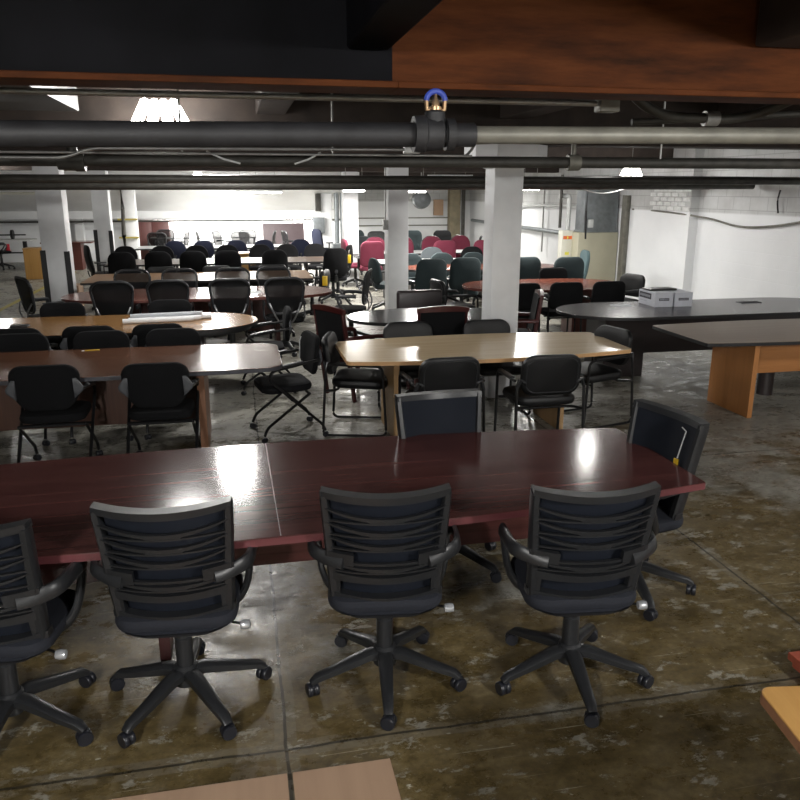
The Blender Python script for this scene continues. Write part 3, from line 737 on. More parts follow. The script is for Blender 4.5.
# --- four-legged fabric guest chair
def make_visitor():
    t = thing('visitor_chair', 'x', 'chair')
    bend = lambda v: Vector((v.x, -.215-v.z+.3*v.x*v.x-.1*v.y, .72+v.y))
    mesh('backrest', cushion(B(), [(p[0]*(1-.04*p[1]/.18), p[1]) for p in rrect(.48, .36, .08)], .06, .02, .008, bend), 'fabric_black', t)
    mesh('seat', cushion(B(), rrect(.49, .46, .08), .075, .025, .012, lambda v: Vector((v.x, v.y+.03, v.z+.42))), 'fabric_black', t)
    for s in (-1, 1):
        mesh('rear_leg', tube(B(), [(s*.24, -.27, 0), (s*.24, -.22, .45), (s*.235, -.24, .72)], .013, 8, sq=.7), 'tube_black', t)
        fr = mesh('front_leg', tube(B(), fillet([(s*.255, .24, 0), (s*.255, .24, .64), (s*.25, -.2, .66)], .05), .013, 8, sq=.7), 'tube_black', t)
        mesh('arm_pad', tube(B(), [(s*.255, .2, .66), (s*.253, .0, .667), (s*.25, -.15, .672)], (.024, .012), 8), 'plastic', fr)
    for y in (-.2, .22): mesh('cross_bar', tube(B(), [(-.25, y, .41), (.25, y, .41)], .012, 8), 'tube_black', t)
    return t
# --- low boxy tub chair
def make_tub():
    t = thing('tub_chair', 'x', 'chair')
    bm = box(B(), (0, -.25, .58), (.6, .1, .54), .03, seg=3); mesh('backrest', bm, 'club_leather', t)
    for s in (-1, 1): mesh('armrest', box(B(), (s*.255, .03, .46), (.09, .5, .3), .03, seg=3), 'club_leather', t)
    mesh('seat', cushion(B(), rrect(.42, .48, .05), .16, .03, .02, lambda v: Vector((v.x, v.y+.04, v.z+.28))), 'club_leather', t)
    mesh('plinth', box(B(), (0, 0, .2), (.5, .5, .18), .01), 'club_leather', t)
    for sx in (-1, 1):
        for sy in (-1, 1): mesh('leg', tube(B(), [(sx*.22, sy*.22, 0), (sx*.22, sy*.22, .12)], [.018, .025], 8), 'rosewood', t)
    return t

P_TASK = make_task(); P_TASK36 = make_task(R(36)); P_NEST = make_nesting(); P_SLED = make_sled(); P_WOOD = make_wood()
P_NET = make_netback(True); P_NETF = make_netback(False, .03); P_HIGH = make_padded(1.05, .15); P_ROUND = make_padded(.95, .2, .5)
P_TALL = make_padded(1.05, .13, .52); P_SHELL = make_padded(1.05, .2, .5, shell=True, mat='fabric_burgundy')
P_LOW = make_padded(.83, .07, .5, .5, seatmat='leather_black', mat='leather_grey', arms=True); P_VIS = make_visitor(); P_TUB = make_tub()
USED = set()
DY = {P_TASK: -.245, P_TASK36: -.245}
def put(proto, x, y, deg, label, group=None, swap=None):
    """place a chair by its footprint centre, turned deg about the vertical (0 faces away from the camera)"""
    o = dup(proto, swap); o.location = (x, y, 0); o.rotation_euler.z = R(deg); o['label'] = label
    if proto is P_SLED: o.scale = (1.09, 1.05, 1.01)
    if group: o['group'] = group
    return o
def back(proto, x, y, deg, label, group=None, swap=None, off=.27):
    """same, given where the chair back stands"""
    a = R(deg); return put(proto, x-math.sin(a)*off, y+math.cos(a)*off, deg, label, group, swap)

G = 'slat-backed task chairs round the front mahogany table'
put(P_TASK, -.985, 2.92, -10, 'black slat-backed task chair cut off by the picture edge at the front mahogany table', G)
put(P_TASK36, -.31, 2.97, -5, 'black slat-backed task chair second of the front row, left of the table seam', G)
put(P_TASK, .54, 2.94, -8, 'black slat-backed task chair in the middle of the front row, third of four', G)
put(P_TASK, 1.345, 2.79, -7, 'black slat-backed task chair with its back to us at the corner of the front table', G)
put(P_TASK, 1.09, 3.93, 184, 'dark mesh task chair facing us across the front mahogany table', G)
endc = put(P_TASK36, 1.985, 3.47, 101, 'dark mesh task chair with a yellow tag at the pointed end of the front table', G)
def hang_tag(chair, x, y, z, lean, label, ln=.2, fwd=0, size=(.032, .006, .065)):
    """swing tag on a white tie, given in the chair's own frame"""
    mw = Matrix.Translation(chair.location) @ Matrix.Rotation(chair.rotation_euler.z, 4, 'Z')
    t = thing('price_tag', label, 'tag', mw @ Vector((x, y, z)), chair.rotation_euler.z)
    mesh('tie', tube(B(), [(.035, .0, .012), (0, .004, .0), (lean*.5, .006+fwd*.5, -ln*.5), (lean, .006+fwd, -ln)], .0035, 6), 'string_white', t)
    mesh('tag_card', box(B(), (lean*1.1, .008+fwd*1.1, -ln-size[2]/2), size, .002), 'yellow_tag', t)
    return t

G = 'nesting chairs round the brown tables at the left'
for x, y, d, lb in ((-1.43, 6.08, 1, 'nesting chair with its back to us at the brown table, nearer the picture edge'),
                    (-.64, 6.0, -1, 'nesting chair with its back to us at the brown table, by its slab leg')):
    put(P_NEST, x, y, d, lb, G)
nest_end = put(P_NEST, .34, 6.67, 101, 'black nesting chair seen from the side at the rounded end of the brown table', G)
for x, lb in ((-1.92, 'nesting chair facing us across the brown table, cut by the picture edge'), (-1.24, 'nesting chair facing us across the brown table, behind the yellow tag'), (-.62, 'nesting chair facing us across the brown table, third from the picture edge')):
    back(P_NEST, x, 7.22, 180, lb, G)
for x, lb in ((-2.05, 'nesting chair with its back to us at the oak table by the picture edge'), (-1.4, 'nesting chair with its back to us at the middle of the oak table'), (-.78, 'nesting chair with its back to us before the white rolls on the oak table')):
    back(P_NEST, x, 7.5, 0, lb, G)
for x, lb in ((-1.96, 'nesting chair facing us across the oak table, nearer the black power hub'), (-.8, 'nesting chair facing us across the oak table, right behind the white rolls')):
    back(P_NEST, x, 9.22, 180, lb, G, off=.28)
back(P_NEST, .5, 8.3, 90, 'nesting chair seen edge-on at the rounded end of the oak table', G)

G = 'black sled-sided guest chairs round the maple table'
put(P_SLED, 1.0, 6.68, -106, 'black sled-sided guest chair seen from the side at the left end of the maple table', G)
put(P_SLED, 1.55, 5.85, 1, 'black sled-sided guest chair behind the dark mesh chair at the maple table', G)
put(P_SLED, 2.37, 5.78, -2, 'sled-sided guest chair with its back to us at the right half of the maple table', G)
put(P_SLED, 3.16, 6.5, 104, 'black sled-sided guest chair at the pointed right end of the maple table', G)
back(P_SLED, 1.58, 7.28, 180, 'black guest chair facing us across the maple table near its left leg', G)
back(P_SLED, 2.37, 7.24, 180, 'black guest chair facing us across the maple table before the nearest column', G)

G = 'dark red wooden boardroom chairs round the black oval table'
back(P_WOOD, 1.98, 7.46, 0, 'dark red wooden boardroom chair with its back to us at the black oval table', G)
back(P_WOOD, .88, 7.72, -62, 'dark red wooden boardroom chair turned sideways at the left end of the black oval', G)
back(P_WOOD, 3.36, 8.4, 75, 'dark red wooden boardroom chair half hidden behind the nearest column', G)
back(P_TUB, 2.27, 9.75, 182, 'low boxy dark leather tub chair behind the black oval table')

G = 'black mesh chairs round the long red table'
for x, w in ((-1.54, 'first'), (-.88, 'second'), (-.13, 'third'), (.56, 'fourth')):
    back(P_NET, x, 9.93, 0, '%s mesh chair from the left with its back to the camera, long red table' % w, G)
for x, w in ((-1.52, 'first'), (-.86, 'second'), (-.1, 'third'), (.5, 'fourth')):
    back(P_NETF, x, 11.8, 180, '%s mesh chair from the left facing us across the long red table' % w, G)
back(P_NET, -2.75, 10.7, -58, 'black mesh chair at the left end of the long red table', G)
back(P_NET, 1.78, 10.7, 72, 'black mesh chair turned sideways at the right end of the long red table', G)
G = 'low leather-topped chairs behind the tan table'
for x, w in ((-1.3, 'first'), (-.38, 'second'), (.58, 'third')):
    back(P_LOW, x, 13.95, 180, '%s grey leather chair from the left behind the long tan table' % w, G)
taglow = back(P_LOW, 1.42, 12.75, 70, 'small leather chair with a yellow tag at the end of the tan table', G, {'leather_grey': 'leather_black'})
G = 'black high-backed office chairs in the left rows'
for x, w in ((-2.02, 'first'), (-1.4, 'second'), (-.8, 'third'), (-.19, 'fourth'), (.65, 'fifth')):
    back(P_HIGH, x, 14.42, 0, '%s black high-backed chair from the left with its back to us at the dark table' % w, G)
back(P_HIGH, 1.8, 14.6, 8, 'big black high-backed chair standing alone right of the tan table', G)
taghigh = back(P_HIGH, 2.2, 15.5, 70, 'black office chair with a yellow tag beside the third column', G)
back(P_HIGH, -2.95, 16.4, -72, 'black leather chair turned sideways beside the middle left column', G, {'fabric_black': 'leather_black'})
for x, w in ((-2.35, 'first'), (-1.6, 'second'), (-.88, 'third'), (-.23, 'fourth'), (.48, 'fifth'), (1.06, 'sixth'), (1.68, 'seventh')):
    back(P_ROUND, x, 17.5, 180, '%s black round-backed chair from the left facing us across the dark table' % w, G)
G = 'blue office chairs before the back wall'
for x, w in ((-1.45, 'first'), (-.8, 'second'), (-.03, 'third'), (.62, 'fourth'), (1.5, 'fifth')):
    back(P_ROUND, x, 19.15, 0, '%s blue round-backed chair from the left in the far row' % w, G, {'fabric_black': 'fabric_blue'})
G = 'mesh chairs against the bright back wall'
for x, y, d, lb in ((-2.14, 22.2, 0, 'mesh chair before the maroon cabinet at the back wall'), (-2.05, 23.85, 180, 'pale mesh chair just behind the one at the maroon cabinet'),
                    (-1.35, 22.7, 80, 'far mesh chair seen edge-on, left one of a back to back pair'), (-1.12, 22.7, -80, 'far mesh chair seen edge-on, right one of a back to back pair'),
                    (-.6, 23.0, -60, 'far mesh chair turned sideways left of the twin mesh chairs'), (.08, 22.3, 0, 'nearer of the twin far mesh chairs at the bright back wall'), (.3, 23.4, 180, 'farther of the twin far mesh chairs at the bright back wall'),
                    (1.05, 22.4, 80, 'far mesh chair before the tall purple panel, its left one'), (1.28, 22.4, -75, 'far mesh chair before the tall purple panel, its right one')):
    back(P_NETF, x, y, d, lb, G)
back(P_HIGH, 2.15, 22.0, -60, 'dark chair leaning by the grey box on the far piped column', G, {'fabric_black': 'fabric_blue'})
back(P_HIGH, 3.2, 21.2, 20, 'dark chair just right of the far piped column', G, {'fabric_black': 'fabric_teal'})
# right block
TEAL = {'fabric_black': 'fabric_teal'}
G = 'dark teal high-backed office chairs at the right'
for x, y, d, lb in ((3.0, 11.95, 4, 'dark teal high-backed chair with its back to us, left of a close pair'), (3.6, 12.1, -3, 'dark teal high-backed chair with its back to us, right of a close pair'),
                    (2.3, 13.5, -78, 'dark teal high-backed chair seen from the side by the second column'), (4.6, 12.0, 0, 'dark teal chair just right of the nearest column'),
                    (5.28, 11.85, -5, 'dark teal high-backed chair with its back to us before the cream heater'), (5.02, 14.45, 180, 'teal chair facing us behind the one right of the nearest column'),
                    (3.18, 14.45, 180, 'dark teal chair facing us right beside the second column'), (3.8, 14.45, 180, 'dark teal chair facing us behind the close teal pair'), (4.42, 14.45, 180, 'dark teal chair facing us half hidden by the nearest column')):
    back(P_TALL if y < 13 else P_ROUND, x, y, d, lb, G, TEAL)
back(P_TALL, 6.2, 13.2, 80, 'pale teal fronted high-backed chair turned sideways before the cream heater', G, {'fabric_black': 'fabric_paleteal'})
G = 'burgundy office chairs in the far right rows'
BURG = {'fabric_black': 'fabric_burgundy'}
for x, d, lb in ((2.8, 0, 'burgundy chair close to the left of the second column, lower one'), (3.45, 0, 'burgundy chair close to the right of the second column'), (4.4, 0, 'burgundy chair between the grey chair and the black chair'),
                 (5.3, 0, 'burgundy chair half hidden behind the nearest column')):
    back(P_TALL, x, 16.4, d, lb, G, BURG)
back(P_TALL, 2.3, 17.35, -85, 'burgundy chair seen edge-on by the third column', G, BURG)
for x, y, lb in ((3.12, 18.0, 'burgundy chair with black shell left of the second column'), (3.8, 18.1, 'burgundy chair with black shell just right of the second column'),
                 (4.5, 18.1, 'burgundy chair with black shell behind the grey chair'), (5.25, 18.3, 'burgundy chair with black shell before the tan corner pier')):
    back(P_SHELL, x, y, 180, lb, G)
G = 'grey and black chairs in the far right rows'
back(P_ROUND, 3.98, 15.95, 180, 'pale grey chair facing us among the burgundy chairs', G, {'fabric_black': 'fabric_grey'})
back(P_ROUND, 4.85, 15.95, 180, 'black chair facing us right of the burgundy chairs', G)
back(P_TALL, 4.65, 20.8, 180, 'dark chair in the last right row, left one', G, TEAL)
back(P_TALL, 5.45, 20.7, 180, 'dark chair in the last right row, before the corner pier', G)
back(P_NETF, 6.0, 18.9, 75, 'small black chair seen edge-on beside the right wall pipes', G)
back(P_ROUND, 3.2, 20.2, 180, 'grey chair in the last right row left of the second column, nearer one', G, {'fabric_black': 'fabric_grey'})
back(P_NETF, 3.8, 21.6, 180, 'grey mesh chair in the last right row left of the second column, farther one', G)
G = 'black visitor chairs round the red oval table'
for x, lb in ((3.72, 'black visitor chair right beside the nearest column at the red oval table'), (4.33, 'black visitor chair with its back to us at the red oval table, middle one'), (4.95, 'black visitor chair with its back to us behind the white cartons')):
    back(P_VIS, x, 9.75, 0, lb, G)
back(P_SLED, 5.9, 10.87, 108, 'black leather guest chair at the end of the red oval table by the white wall', G)
back(P_VIS, 4.93, 11.72, 180, 'black visitor chair facing us across the red oval table', G)
back(P_SLED, 2.76, 10.75, -80, 'black guest chair seen from the side at the left end of the red oval table', G)
back(P_NETF, -6.6, 23.0, -70, 'black chair with a red tag at the white standing desk')

# originals were only patterns
for p in (P_TASK, P_TASK36, P_NEST, P_SLED, P_WOOD, P_NET, P_NETF, P_HIGH, P_ROUND, P_TALL, P_SHELL, P_LOW, P_VIS, P_TUB):
    for c in kids(p):
        for g in kids(c): bpy.data.objects.remove(g)
        bpy.data.objects.remove(c)
    bpy.data.objects.remove(p)

hang_tag(endc, -.13, -.19, .91, .0, 'yellow swing tag on a white tie on the mesh chair at the table end', .14, .04)
hang_tag(taglow, -.27, -.3, .86, 0, 'yellow swing tag on the small leather chair at the tan table end', .1, 0, (.07, .07, .15))
hang_tag(taghigh, -.27, -.3, .95, 0, 'yellow swing tag on the black chair by the third column', .08, 0, (.07, .07, .16))
mw = Matrix.Translation(nest_end.location) @ Matrix.Rotation(nest_end.rotation_euler.z, 4, 'Z')
bm = B(); tube(bm, [mw @ Vector(p) for p in ((.1, -.19, .84), (.13, -.185, .8), (.14, -.185, .72), (.15, -.185, .64))], .005, 6)
tag(mesh('loose_tie', bm, 'string_white'), 'white tie hanging on the side-on nesting chair', 'tie')

# ------------------------------------------------------------------ tables
def stadium(L, W, p=2.6, n=64):
    """racetrack-like superellipse ends on straight sides"""
    o = []; r = W/2; k = max(0, L/2-r*1.25); ex = L/2-k
    for i in range(n):
        a = 2*PI*(i+.5)/n; c, s = math.cos(a), math.sin(a)
        o.append((math.copysign(k, c)+ex*math.copysign(abs(c)**(2/2.1), c), r*math.copysign(abs(s)**(2/2.1), s)))
    return o
def ellipse(L, W, n=64, p=2.0): return [(L/2*math.copysign(abs(math.cos(a))**(2/p), math.cos(a)), W/2*math.copysign(abs(math.sin(a))**(2/p), math.sin(a))) for a in [2*PI*(i+.5)/n for i in range(n)]]
def boat(L, Wm, We, r=.02, n=14, end=0.0):
    """bowed long sides, straight ends, corners rounded by r"""
    o = []
    w = lambda x: We/2+(Wm-We)/2*(1-(2*x/L)**2)
    def corner(sx, sy):
        pts = []
        for j in range(6):
            a = R(90*j/5); pts.append((sx*(L/2-r+r*math.cos(a)), sy*(w(L/2)-r+r*math.sin(a))))
        return pts
    xs = [L/2-r-(L-2*r)*i/n for i in range(1, n)]
    o += corner(1, 1)+[(x, w(x)) for x in xs]+corner(-1, 1)[::-1]
    o += corner(-1, -1)+[(-x, -w(x)) for x in xs]+corner(1, -1)[::-1]
    if end:
        o = [(x+math.copysign(end*(1-(y/(We/2))**2), x) if abs(abs(x)-L/2) < .001 else x, y) for x, y in o]
    return o
def table(name, label, x, y, outline, top, edge, rz=0, z=.75, th=.035, cat='table', group=None):
    t = thing(name, label, cat, (x, y, 0), R(rz), group)
    mesh('tabletop', cushion(B(), outline, th, .003, 0, lambda v: Vector((v.x, v.y, v.z+z-th))), top, t, smooth=False)
    mesh('edge_band', band(B(), outline, z-th+.001, z-.003), edge, t, smooth=False)
    return t
def slab(t, x, y, sx, sy, h, mat, z0=0, name='slab_leg'): return mesh(name, box(B(), (x, y, z0+h/2), (sx, sy, h), .004), mat, t, smooth=False)

t = table('conference_table', 'long boat-shaped mahogany conference table across the front', .02, 3.5, boat(4.22, 1.22, .9, .015, 18), 'mahogany', 'mahogany_edge', .8)
mesh('seam', box(B(), (.08, 0, .7503), (.004, 1.2, .0006)), 'mahogany_edge', t, smooth=False)
for x in (-1.5, -.45, .6, 1.47): slab(t, x, -.09, .05, .26, .714, 'mahogany_dark')
slab(t, -.1, -.15, 3.0, .03, .31, 'mahogany', .405, 'modesty_panel')
t = table('conference_table', 'brown walnut conference table with a rounded end in the second row', -1.5, 6.52, boat(3.6, 1.12, 1.04, .16), 'walnut', 'grey_edge')
for x in (-.9, 1.15): slab(t, x, 0, .06, .7, .714, 'walnut_slab')
slab(t, .1, .0, 2.0, .03, .5, 'walnut_panel', .21, 'modesty_panel')
t = table('conference_table', 'oak racetrack table with white paper rolls lying on it', -1.75, 8.44, stadium(3.84, 1.2), 'oak', 'black_edge', th=.03)
mesh('under_rim', cushion(B(), stadium(3.7, 1.06), .05, .01, 0, lambda v: v+Vector((0, 0, .665))), 'black_edge', t)
for x in (-1.0, 1.1): slab(t, x, 0, .5, .4, .665, 'espresso_panel', name='pedestal')
t = table('conference_table', 'pale maple boat-shaped table with pointed corners', 2.09, 6.53, boat(2.52, 1.13, .88, .04, 14, .03), 'maple', 'maple_edge')
for x in (-.83, .68): slab(t, x, .0, .05, .62, .714, 'maple_leg')
slab(t, -.08, .0, 1.5, .04, .08, 'maple_leg', .63, 'cross_rail')
t = table('conference_table', 'black oval table before the second column', 2.05, 8.34, ellipse(1.82, 1.1, p=2.2), 'black_top', 'black_edge')
mesh('pedestal', cushion(B(), ellipse(.6, .4), .71, .01), 'espresso_panel', t)
mesh('foot_plate', cushion(B(), ellipse(.9, .65), .04, .01), 'black_edge', t)
t = table('conference_table', 'dark espresso racetrack table carrying two white cartons', 5.45, 8.27, stadium(3.7, 1.2), 'espresso', 'black_edge')
slab(t, -1.15, .0, .5, .5, .714, 'espresso_panel', name='pedestal'); slab(t, 1.3, .05, .5, .5, .714, 'espresso_panel', name='pedestal')
slab(t, .0, -.22, 2.2, .03, .44, 'espresso_panel', .27, 'modesty_panel')
t = table('conference_table', 'taupe boat-shaped table on an orange cherry slab leg at the right', 5.45, 6.7, boat(2.6, 1.16, 1.0, .03), 'taupe', 'black_edge')
for x in (-.76, .9): slab(t, x, -.15, .05, .66, .714, 'cherry_leg')
slab(t, .08, -.15, 1.62, .03, .36, 'cherry_rail', .354, 'modesty_panel')
mesh('centre_support', lathe(B(), [(.08, 0), (.08, .714)], 16, 'Z', (-.03, .3, 0)), 'espresso_panel', t)
t = table('conference_table', 'long red oval table lined with black mesh chairs', -.52, 10.83, stadium(3.56, 1.24), 'redwood', 'redwood_dark')
for x in (-1.0, 1.0): slab(t, x, 0, .06, .6, .714, 'redwood_dark')
slab(t, 0, 0, 2.0, .03, .5, 'redwood_dark', .2, 'modesty_panel')
t = table('conference_table', 'long tan rectangular table behind the red one', -.6, 13.0, boat(3.5, 1.3, 1.3, .02), 'tan_top', 'black_edge')
for x in (-1.5, 1.5): slab(t, x, 0, .05, .8, .714, 'black_edge')
slab(t, 0, .1, 2.9, .03, .45, 'black_edge', .26, 'modesty_panel')
t = table('conference_table', 'dark glossy table between two rows of black chairs', -.35, 15.85, boat(4.2, 1.2, 1.2, .03), 'dark_top', 'black_edge')
for x in (-1.7, 1.7): slab(t, x, .1, .05, .3, .714, 'espresso_panel')
t = table('credenza', 'small yellow oak table end seen between the black chair backs', .12, 17.9, boat(.9, .55, .55, .02), 'oak_orange', 'oak_panel', cat='table')
slab(t, 0, 0, .8, .48, .71, 'oak_panel', name='body')
t = table('conference_table', 'pale grey table before the row of blue chairs', -.4, 19.95, boat(4.0, 1.0, 1.0, .03), 'pale_top', 'black_edge')
for x in (-1.5, 1.5): slab(t, x, 0, .05, .7, .714, 'black_edge')
t = table('conference_table', 'pale narrow table along the bright back wall', -.9, 24.15, boat(3.2, .7, .7, .03), 'pale_top', 'black_edge')
for x in (-1.4, 1.4): slab(t, x, 0, .05, .6, .714, 'black_edge')
t = table('conference_table', 'red oval table half hidden behind the nearest column', 4.42, 10.83, stadium(2.45, 1.36), 'redwood', 'redwood_dark')
for x in (-.5, .6): slab(t, x, 0, .4, .4, .714, 'redwood_dark', name='pedestal')
t = table('conference_table', 'long red racetrack table between the teal chairs', 4.3, 13.65, stadium(3.0, 1.0), 'redwood', 'black_edge')
for x in (-.9, .9): slab(t, x, 0, .4, .4, .714, 'redwood_dark', name='pedestal')
t = table('conference_table', 'pale table among the burgundy chairs', 3.95, 15.0, boat(2.6, 1.0, 1.0, .03), 'pale_top', 'black_edge')
for x in (-1.1, 1.1): slab(t, x, 0, .05, .7, .714, 'black_edge')
t = table('conference_table', 'pale table in the farthest right row', 4.4, 17.3, boat(3.0, .9, .9, .03), 'pale_top', 'black_edge')
for x in (-1.2, 1.2): slab(t, x, 0, .05, .7, .714, 'black_edge')
t = table('laminate_table', 'corner of a yellow oak laminate table at the lower right', 1.945, 1.14, boat(1.3, .8, .8, .035), 'oak_orange', 'walnut_slab', -9, th=.034)
for sx in (-1, 1):
    for sy in (-1, 1): mesh('leg', tube(B(), [(sx*.42, sy*.2, 0), (sx*.42, sy*.2, .716)], .02, 8), 'tube_black', t)
# standing desk, cabinet, boxes far left
t = table('standing_desk', 'white desk at the far left with dark legs', -6.75, 23.9, boat(2.2, .8, .8, .02), 'white_top', 'white_top', z=.76)
for x in (-.85, .85):
    mesh('leg', box(B(), (x, 0, .55), (.1, .1, .36), .005), 'black_edge', t); mesh('leg', box(B(), (x, 0, .19), (.07, .07, .38), .005), 'column_white', t)
slab(t, 0, .2, 1.7, .03, .04, 'black_edge', .35, 'cross_bar')
c = thing('cabinet', 'yellow oak storage cabinet left of the nearest left column', 'cabinet', (-4.7, 20.5, 0), R(0))
mesh('body', box(B(), (0, 0, .36), (.75, .45, .72), .005), 'oak_panel', c); mesh('cabinet_top', box(B(), (0, 0, .73), (.77, .47, .03), .004), 'oak_orange', c)
t = table('conference_table', 'red desk far behind the nearest left column', -4.5, 22.7, boat(1.3, .7, .7, .02), 'redwood', 'redwood_dark')
for x in (.2,): slab(t, x, 0, .3, .5, .714, 'redwood_dark', name='pedestal')
tag(mesh('cardboard_carton', box(B(), (-3.15, 15.3, .2), (.5, .45, .4), .004), 'hardboard', smooth=False), 'plain brown box on the floor behind the nearest left column', 'box')
tag(mesh('wooden_pedestal', box(B(), (-2.1, 13.95, .2), (.5, .45, .4), .004), 'oak_panel', smooth=False), 'low wooden box behind the long red table by the nearest left column', 'box')
c = thing('cabinet', 'maroon cabinet with two doors against the bright back wall', 'cabinet', (-2.5, 24.9, 0))
mesh('body', box(B(), (0, 0, .6), (1.0, .4, 1.2), .005), 'cabinet_maroon', c)
for s in (-1, 1):
    d = mesh('door', box(B(), (s*.245, -.21, .62), (.48, .02, 1.1), .004), 'cabinet_maroon', c); mesh('handle', box(B(), (s*.05, -.23, .75), (.015, .02, .1), .003), 'tube_steel', d)
o = mesh('leaning_tabletop', box(B(), (0, 0, .56), (1.28, .03, 1.12), .004), 'rosewood', smooth=False); o.data.materials[0] = MATS['panel_purple']; o.location = (1.42, 24.6, 0); o.rotation_euler.x = R(-8)
tag(o, 'tall purple-brown panel leaning before the bright back wall', 'panel')

# ------------------------------------------------------------------ things on the tables and floor
def roll(x, y, z, L, r, deg, label, mat='paper'):
    bm = B(); lathe(bm, [(r*.5, -L/2+.01), (r*.6, -L/2), (r, -L/2), (r, L/2), (r*.6, L/2), (r*.5, L/2-.01)], 14, 'X')
    o = mesh('paper_roll', bm, mat); o.location = (x, y, z+r); o.rotation_euler.z = R(deg)
    return tag(o, label, 'paper roll', 'white paper rolls on the oak table')
roll(-.86, 8.42, .75, .72, .026, 5, 'white paper roll lying nearest us on the oak table')
roll(-.8, 8.49, .75, .74, .026, 4, 'white paper roll second from us on the oak table')
roll(-.72, 8.57, .75, .8, .026, 3, 'white paper roll farthest back on the oak table')
roll(-.78, 8.5, .80, .74, .02, 6, 'thin grey paper roll resting on top of the white rolls', 'paper_grey')
tag(mesh('power_hub', box(B(), (-2.22, 8.4, .761), (.17, .12, .022), .006), 'black_edge'), 'flat black power hub set on the oak table', 'power hub')
o = thing('price_tag', 'yellow tag lying on the brown walnut table', 'tag', (-1.31, 7.0, .7505), R(8))
mesh('tag_card', box(B(), (-.055, 0, .001), (.025, .03, .002)), 'string_white', o); mesh('tie', box(B(), (.02, .0, .002), (.12, .02, .004), .001), 'yellow_tag', o)
def carton(x, y, rz, label, big):
    t = thing('carton', label, 'box', (x, y, .75), R(rz), 'white printed cartons on the espresso table')
    mesh('body', box(B(), (0, 0, .085), (.23, .42, .17), .003), 'carton', t, smooth=False)
    def printed(c, s, axis, n):
        bm = B(); box(bm, c, s); pr = mesh('print', bm, 'carton_ink', t, smooth=False)
        bm = B()
        for k in range(n):
            f = (k+.5)/n-.5
            if axis == 'Y': box(bm, (c[0]-.002, c[1]+f*s[1]*.86, c[2]), (.001, s[1]*.45/n, s[2]*.4))
            else: box(bm, (c[0]+f*s[0]*.86, c[1]-.002, c[2]), (s[0]*.45/n, .001, s[2]*.4))
        mesh('lettering', bm, 'ink_pale', pr, smooth=False)
    if big:
        printed((-.1155, .04, .115), (.001, .3, .07), 'Y', 10)
        mesh('print', box(B(), (-.1155, .08, .05), (.001, .18, .012)), 'ink_pale', t, smooth=False)
    printed((0, -.2105, .09), (.13, .001, .03), 'X', 8)
    return t
carton(4.95, 8.55, -2, 'white printed carton with a black tray on top', True)
carton(5.2, 8.54, -2, 'white printed carton on the wall side of its twin', False)
tag(mesh('black_tray', box(B(), (5.03, 8.62, .932), (.36, .2, .02), .005, Matrix.Identity(4)), 'black_edge'), 'thin black device lying on the white cartons', 'device')
tag(mesh('paper_sheet', box(B(), (4.52, 8.56, .7515), (.24, .17, .002)), 'paper_grey', smooth=False), 'pale sheet of paper lying left of the cartons', 'paper')
g = thing('power_grommet', 'grey power grommet let into the espresso table top', 'power hub', (6.2, 8.5, .75))
mesh('plate', box(B(), (0, 0, .003), (.28, .12, .006), .002), 'grey_edge', g); mesh('lid', box(B(), (0, 0, .008), (.2, .06, .006), .002), 'black_edge', g)
tag(mesh('paper_sheet', box(B(), (.2, 10.75, .7515), (.16, .3, .002)), 'paper', smooth=False), 'white sheet of paper on the long red table', 'paper')
tag(mesh('paper_sheet', box(B(), (4.05, 10.8, .7515), (.25, .12, .002)), 'paper_grey', smooth=False), 'grey leaflet on the red oval table', 'paper')
for x0, x1, lb in ((-.75, .075, 'tan hardboard sheet on the floor left of the joint'), (.095, .465, 'tan hardboard sheet on the floor right of the joint')):
    tag(mesh('hardboard_sheet', box(B(), ((x0+x1)/2, 1.95, .003), (x1-x0, .97, .006), .001), 'hardboard', smooth=False), lb, 'board')
for z, dx, lb in ((.03, .03, 'lower red-brown board of the pair lying at the right edge'), (.075, 0, 'upper red-brown board of the pair lying at the right edge')):
    tag(mesh('wooden_board', box(B(), (2.83+dx, 2.5, z), (1.0, .26, .035), .003), 'board_red', smooth=False), lb, 'board', 'red boards on the floor')
tag(mesh('spacer_block', box(B(), (2.9, 2.5, .0062), (.8, .2, .0125)), 'black_edge', smooth=False), 'dark strip under the red-brown boards', 'board')
tag(mesh('floor_line', box(B(), (-4.28, 16.0, .0015), (.1, 12, .003)), 'strap_yellow', smooth=False), 'faded yellow line painted along the floor at the far left', 'line', kind='structure')

# ------------------------------------------------------------------ services on the right wall
h = thing('floor_heater', 'cream metal heater cabinet standing by the right wall', 'heater', (7.15, 15.0, 0))
mesh('body', box(B(), (0, 0, .64), (.86, .5, 1.26), .008), 'cream_metal', h)
for x in (-.25, .0, .25): mesh('grille', box(B(), (x, -.255, .2), (.2, .012, .14), .003), 'vent_dark', h)
d = thing('air_duct', 'grey galvanised duct rising from the cream heater', 'duct', (7.2, 15.0, 1.27))
mesh('sleeve', box(B(), (0, 0, .55), (.72, .42, 1.1), .006), 'galvanised', d); mesh('flange', box(B(), (0, 0, .02), (.76, .46, .035), .004), 'galvanised', d)
tag(mesh('corner_post', box(B(), (7.555, 14.45, 1.0), (.08, .2, 2.0), .004), 'pipe_grey'), 'narrow grey post between the cream heater and the white wall', 'post')
e = thing('electric_cabinet', 'slim ivory electric cabinet with orange warning label left of the heater', 'electric cabinet', (6.62, 15.15, 0))
mesh('body', box(B(), (0, 0, .65), (.24, .2, 1.3), .006), 'ivory_metal', e)
lb_ = mesh('warning_label', box(B(), (-.0, -.102, 1.16), (.19, .003, .065)), 'label_orange', e, smooth=False)
mesh('symbol', cushion(B(), [(-.012, -.03), (.012, -.03), (.014, 0), (0, .05), (-.014, 0)], .002, .0005, 0, lambda v: Vector((v.x, -.104-v.z, 1.165+v.y))), 'label_yellow', lb_)
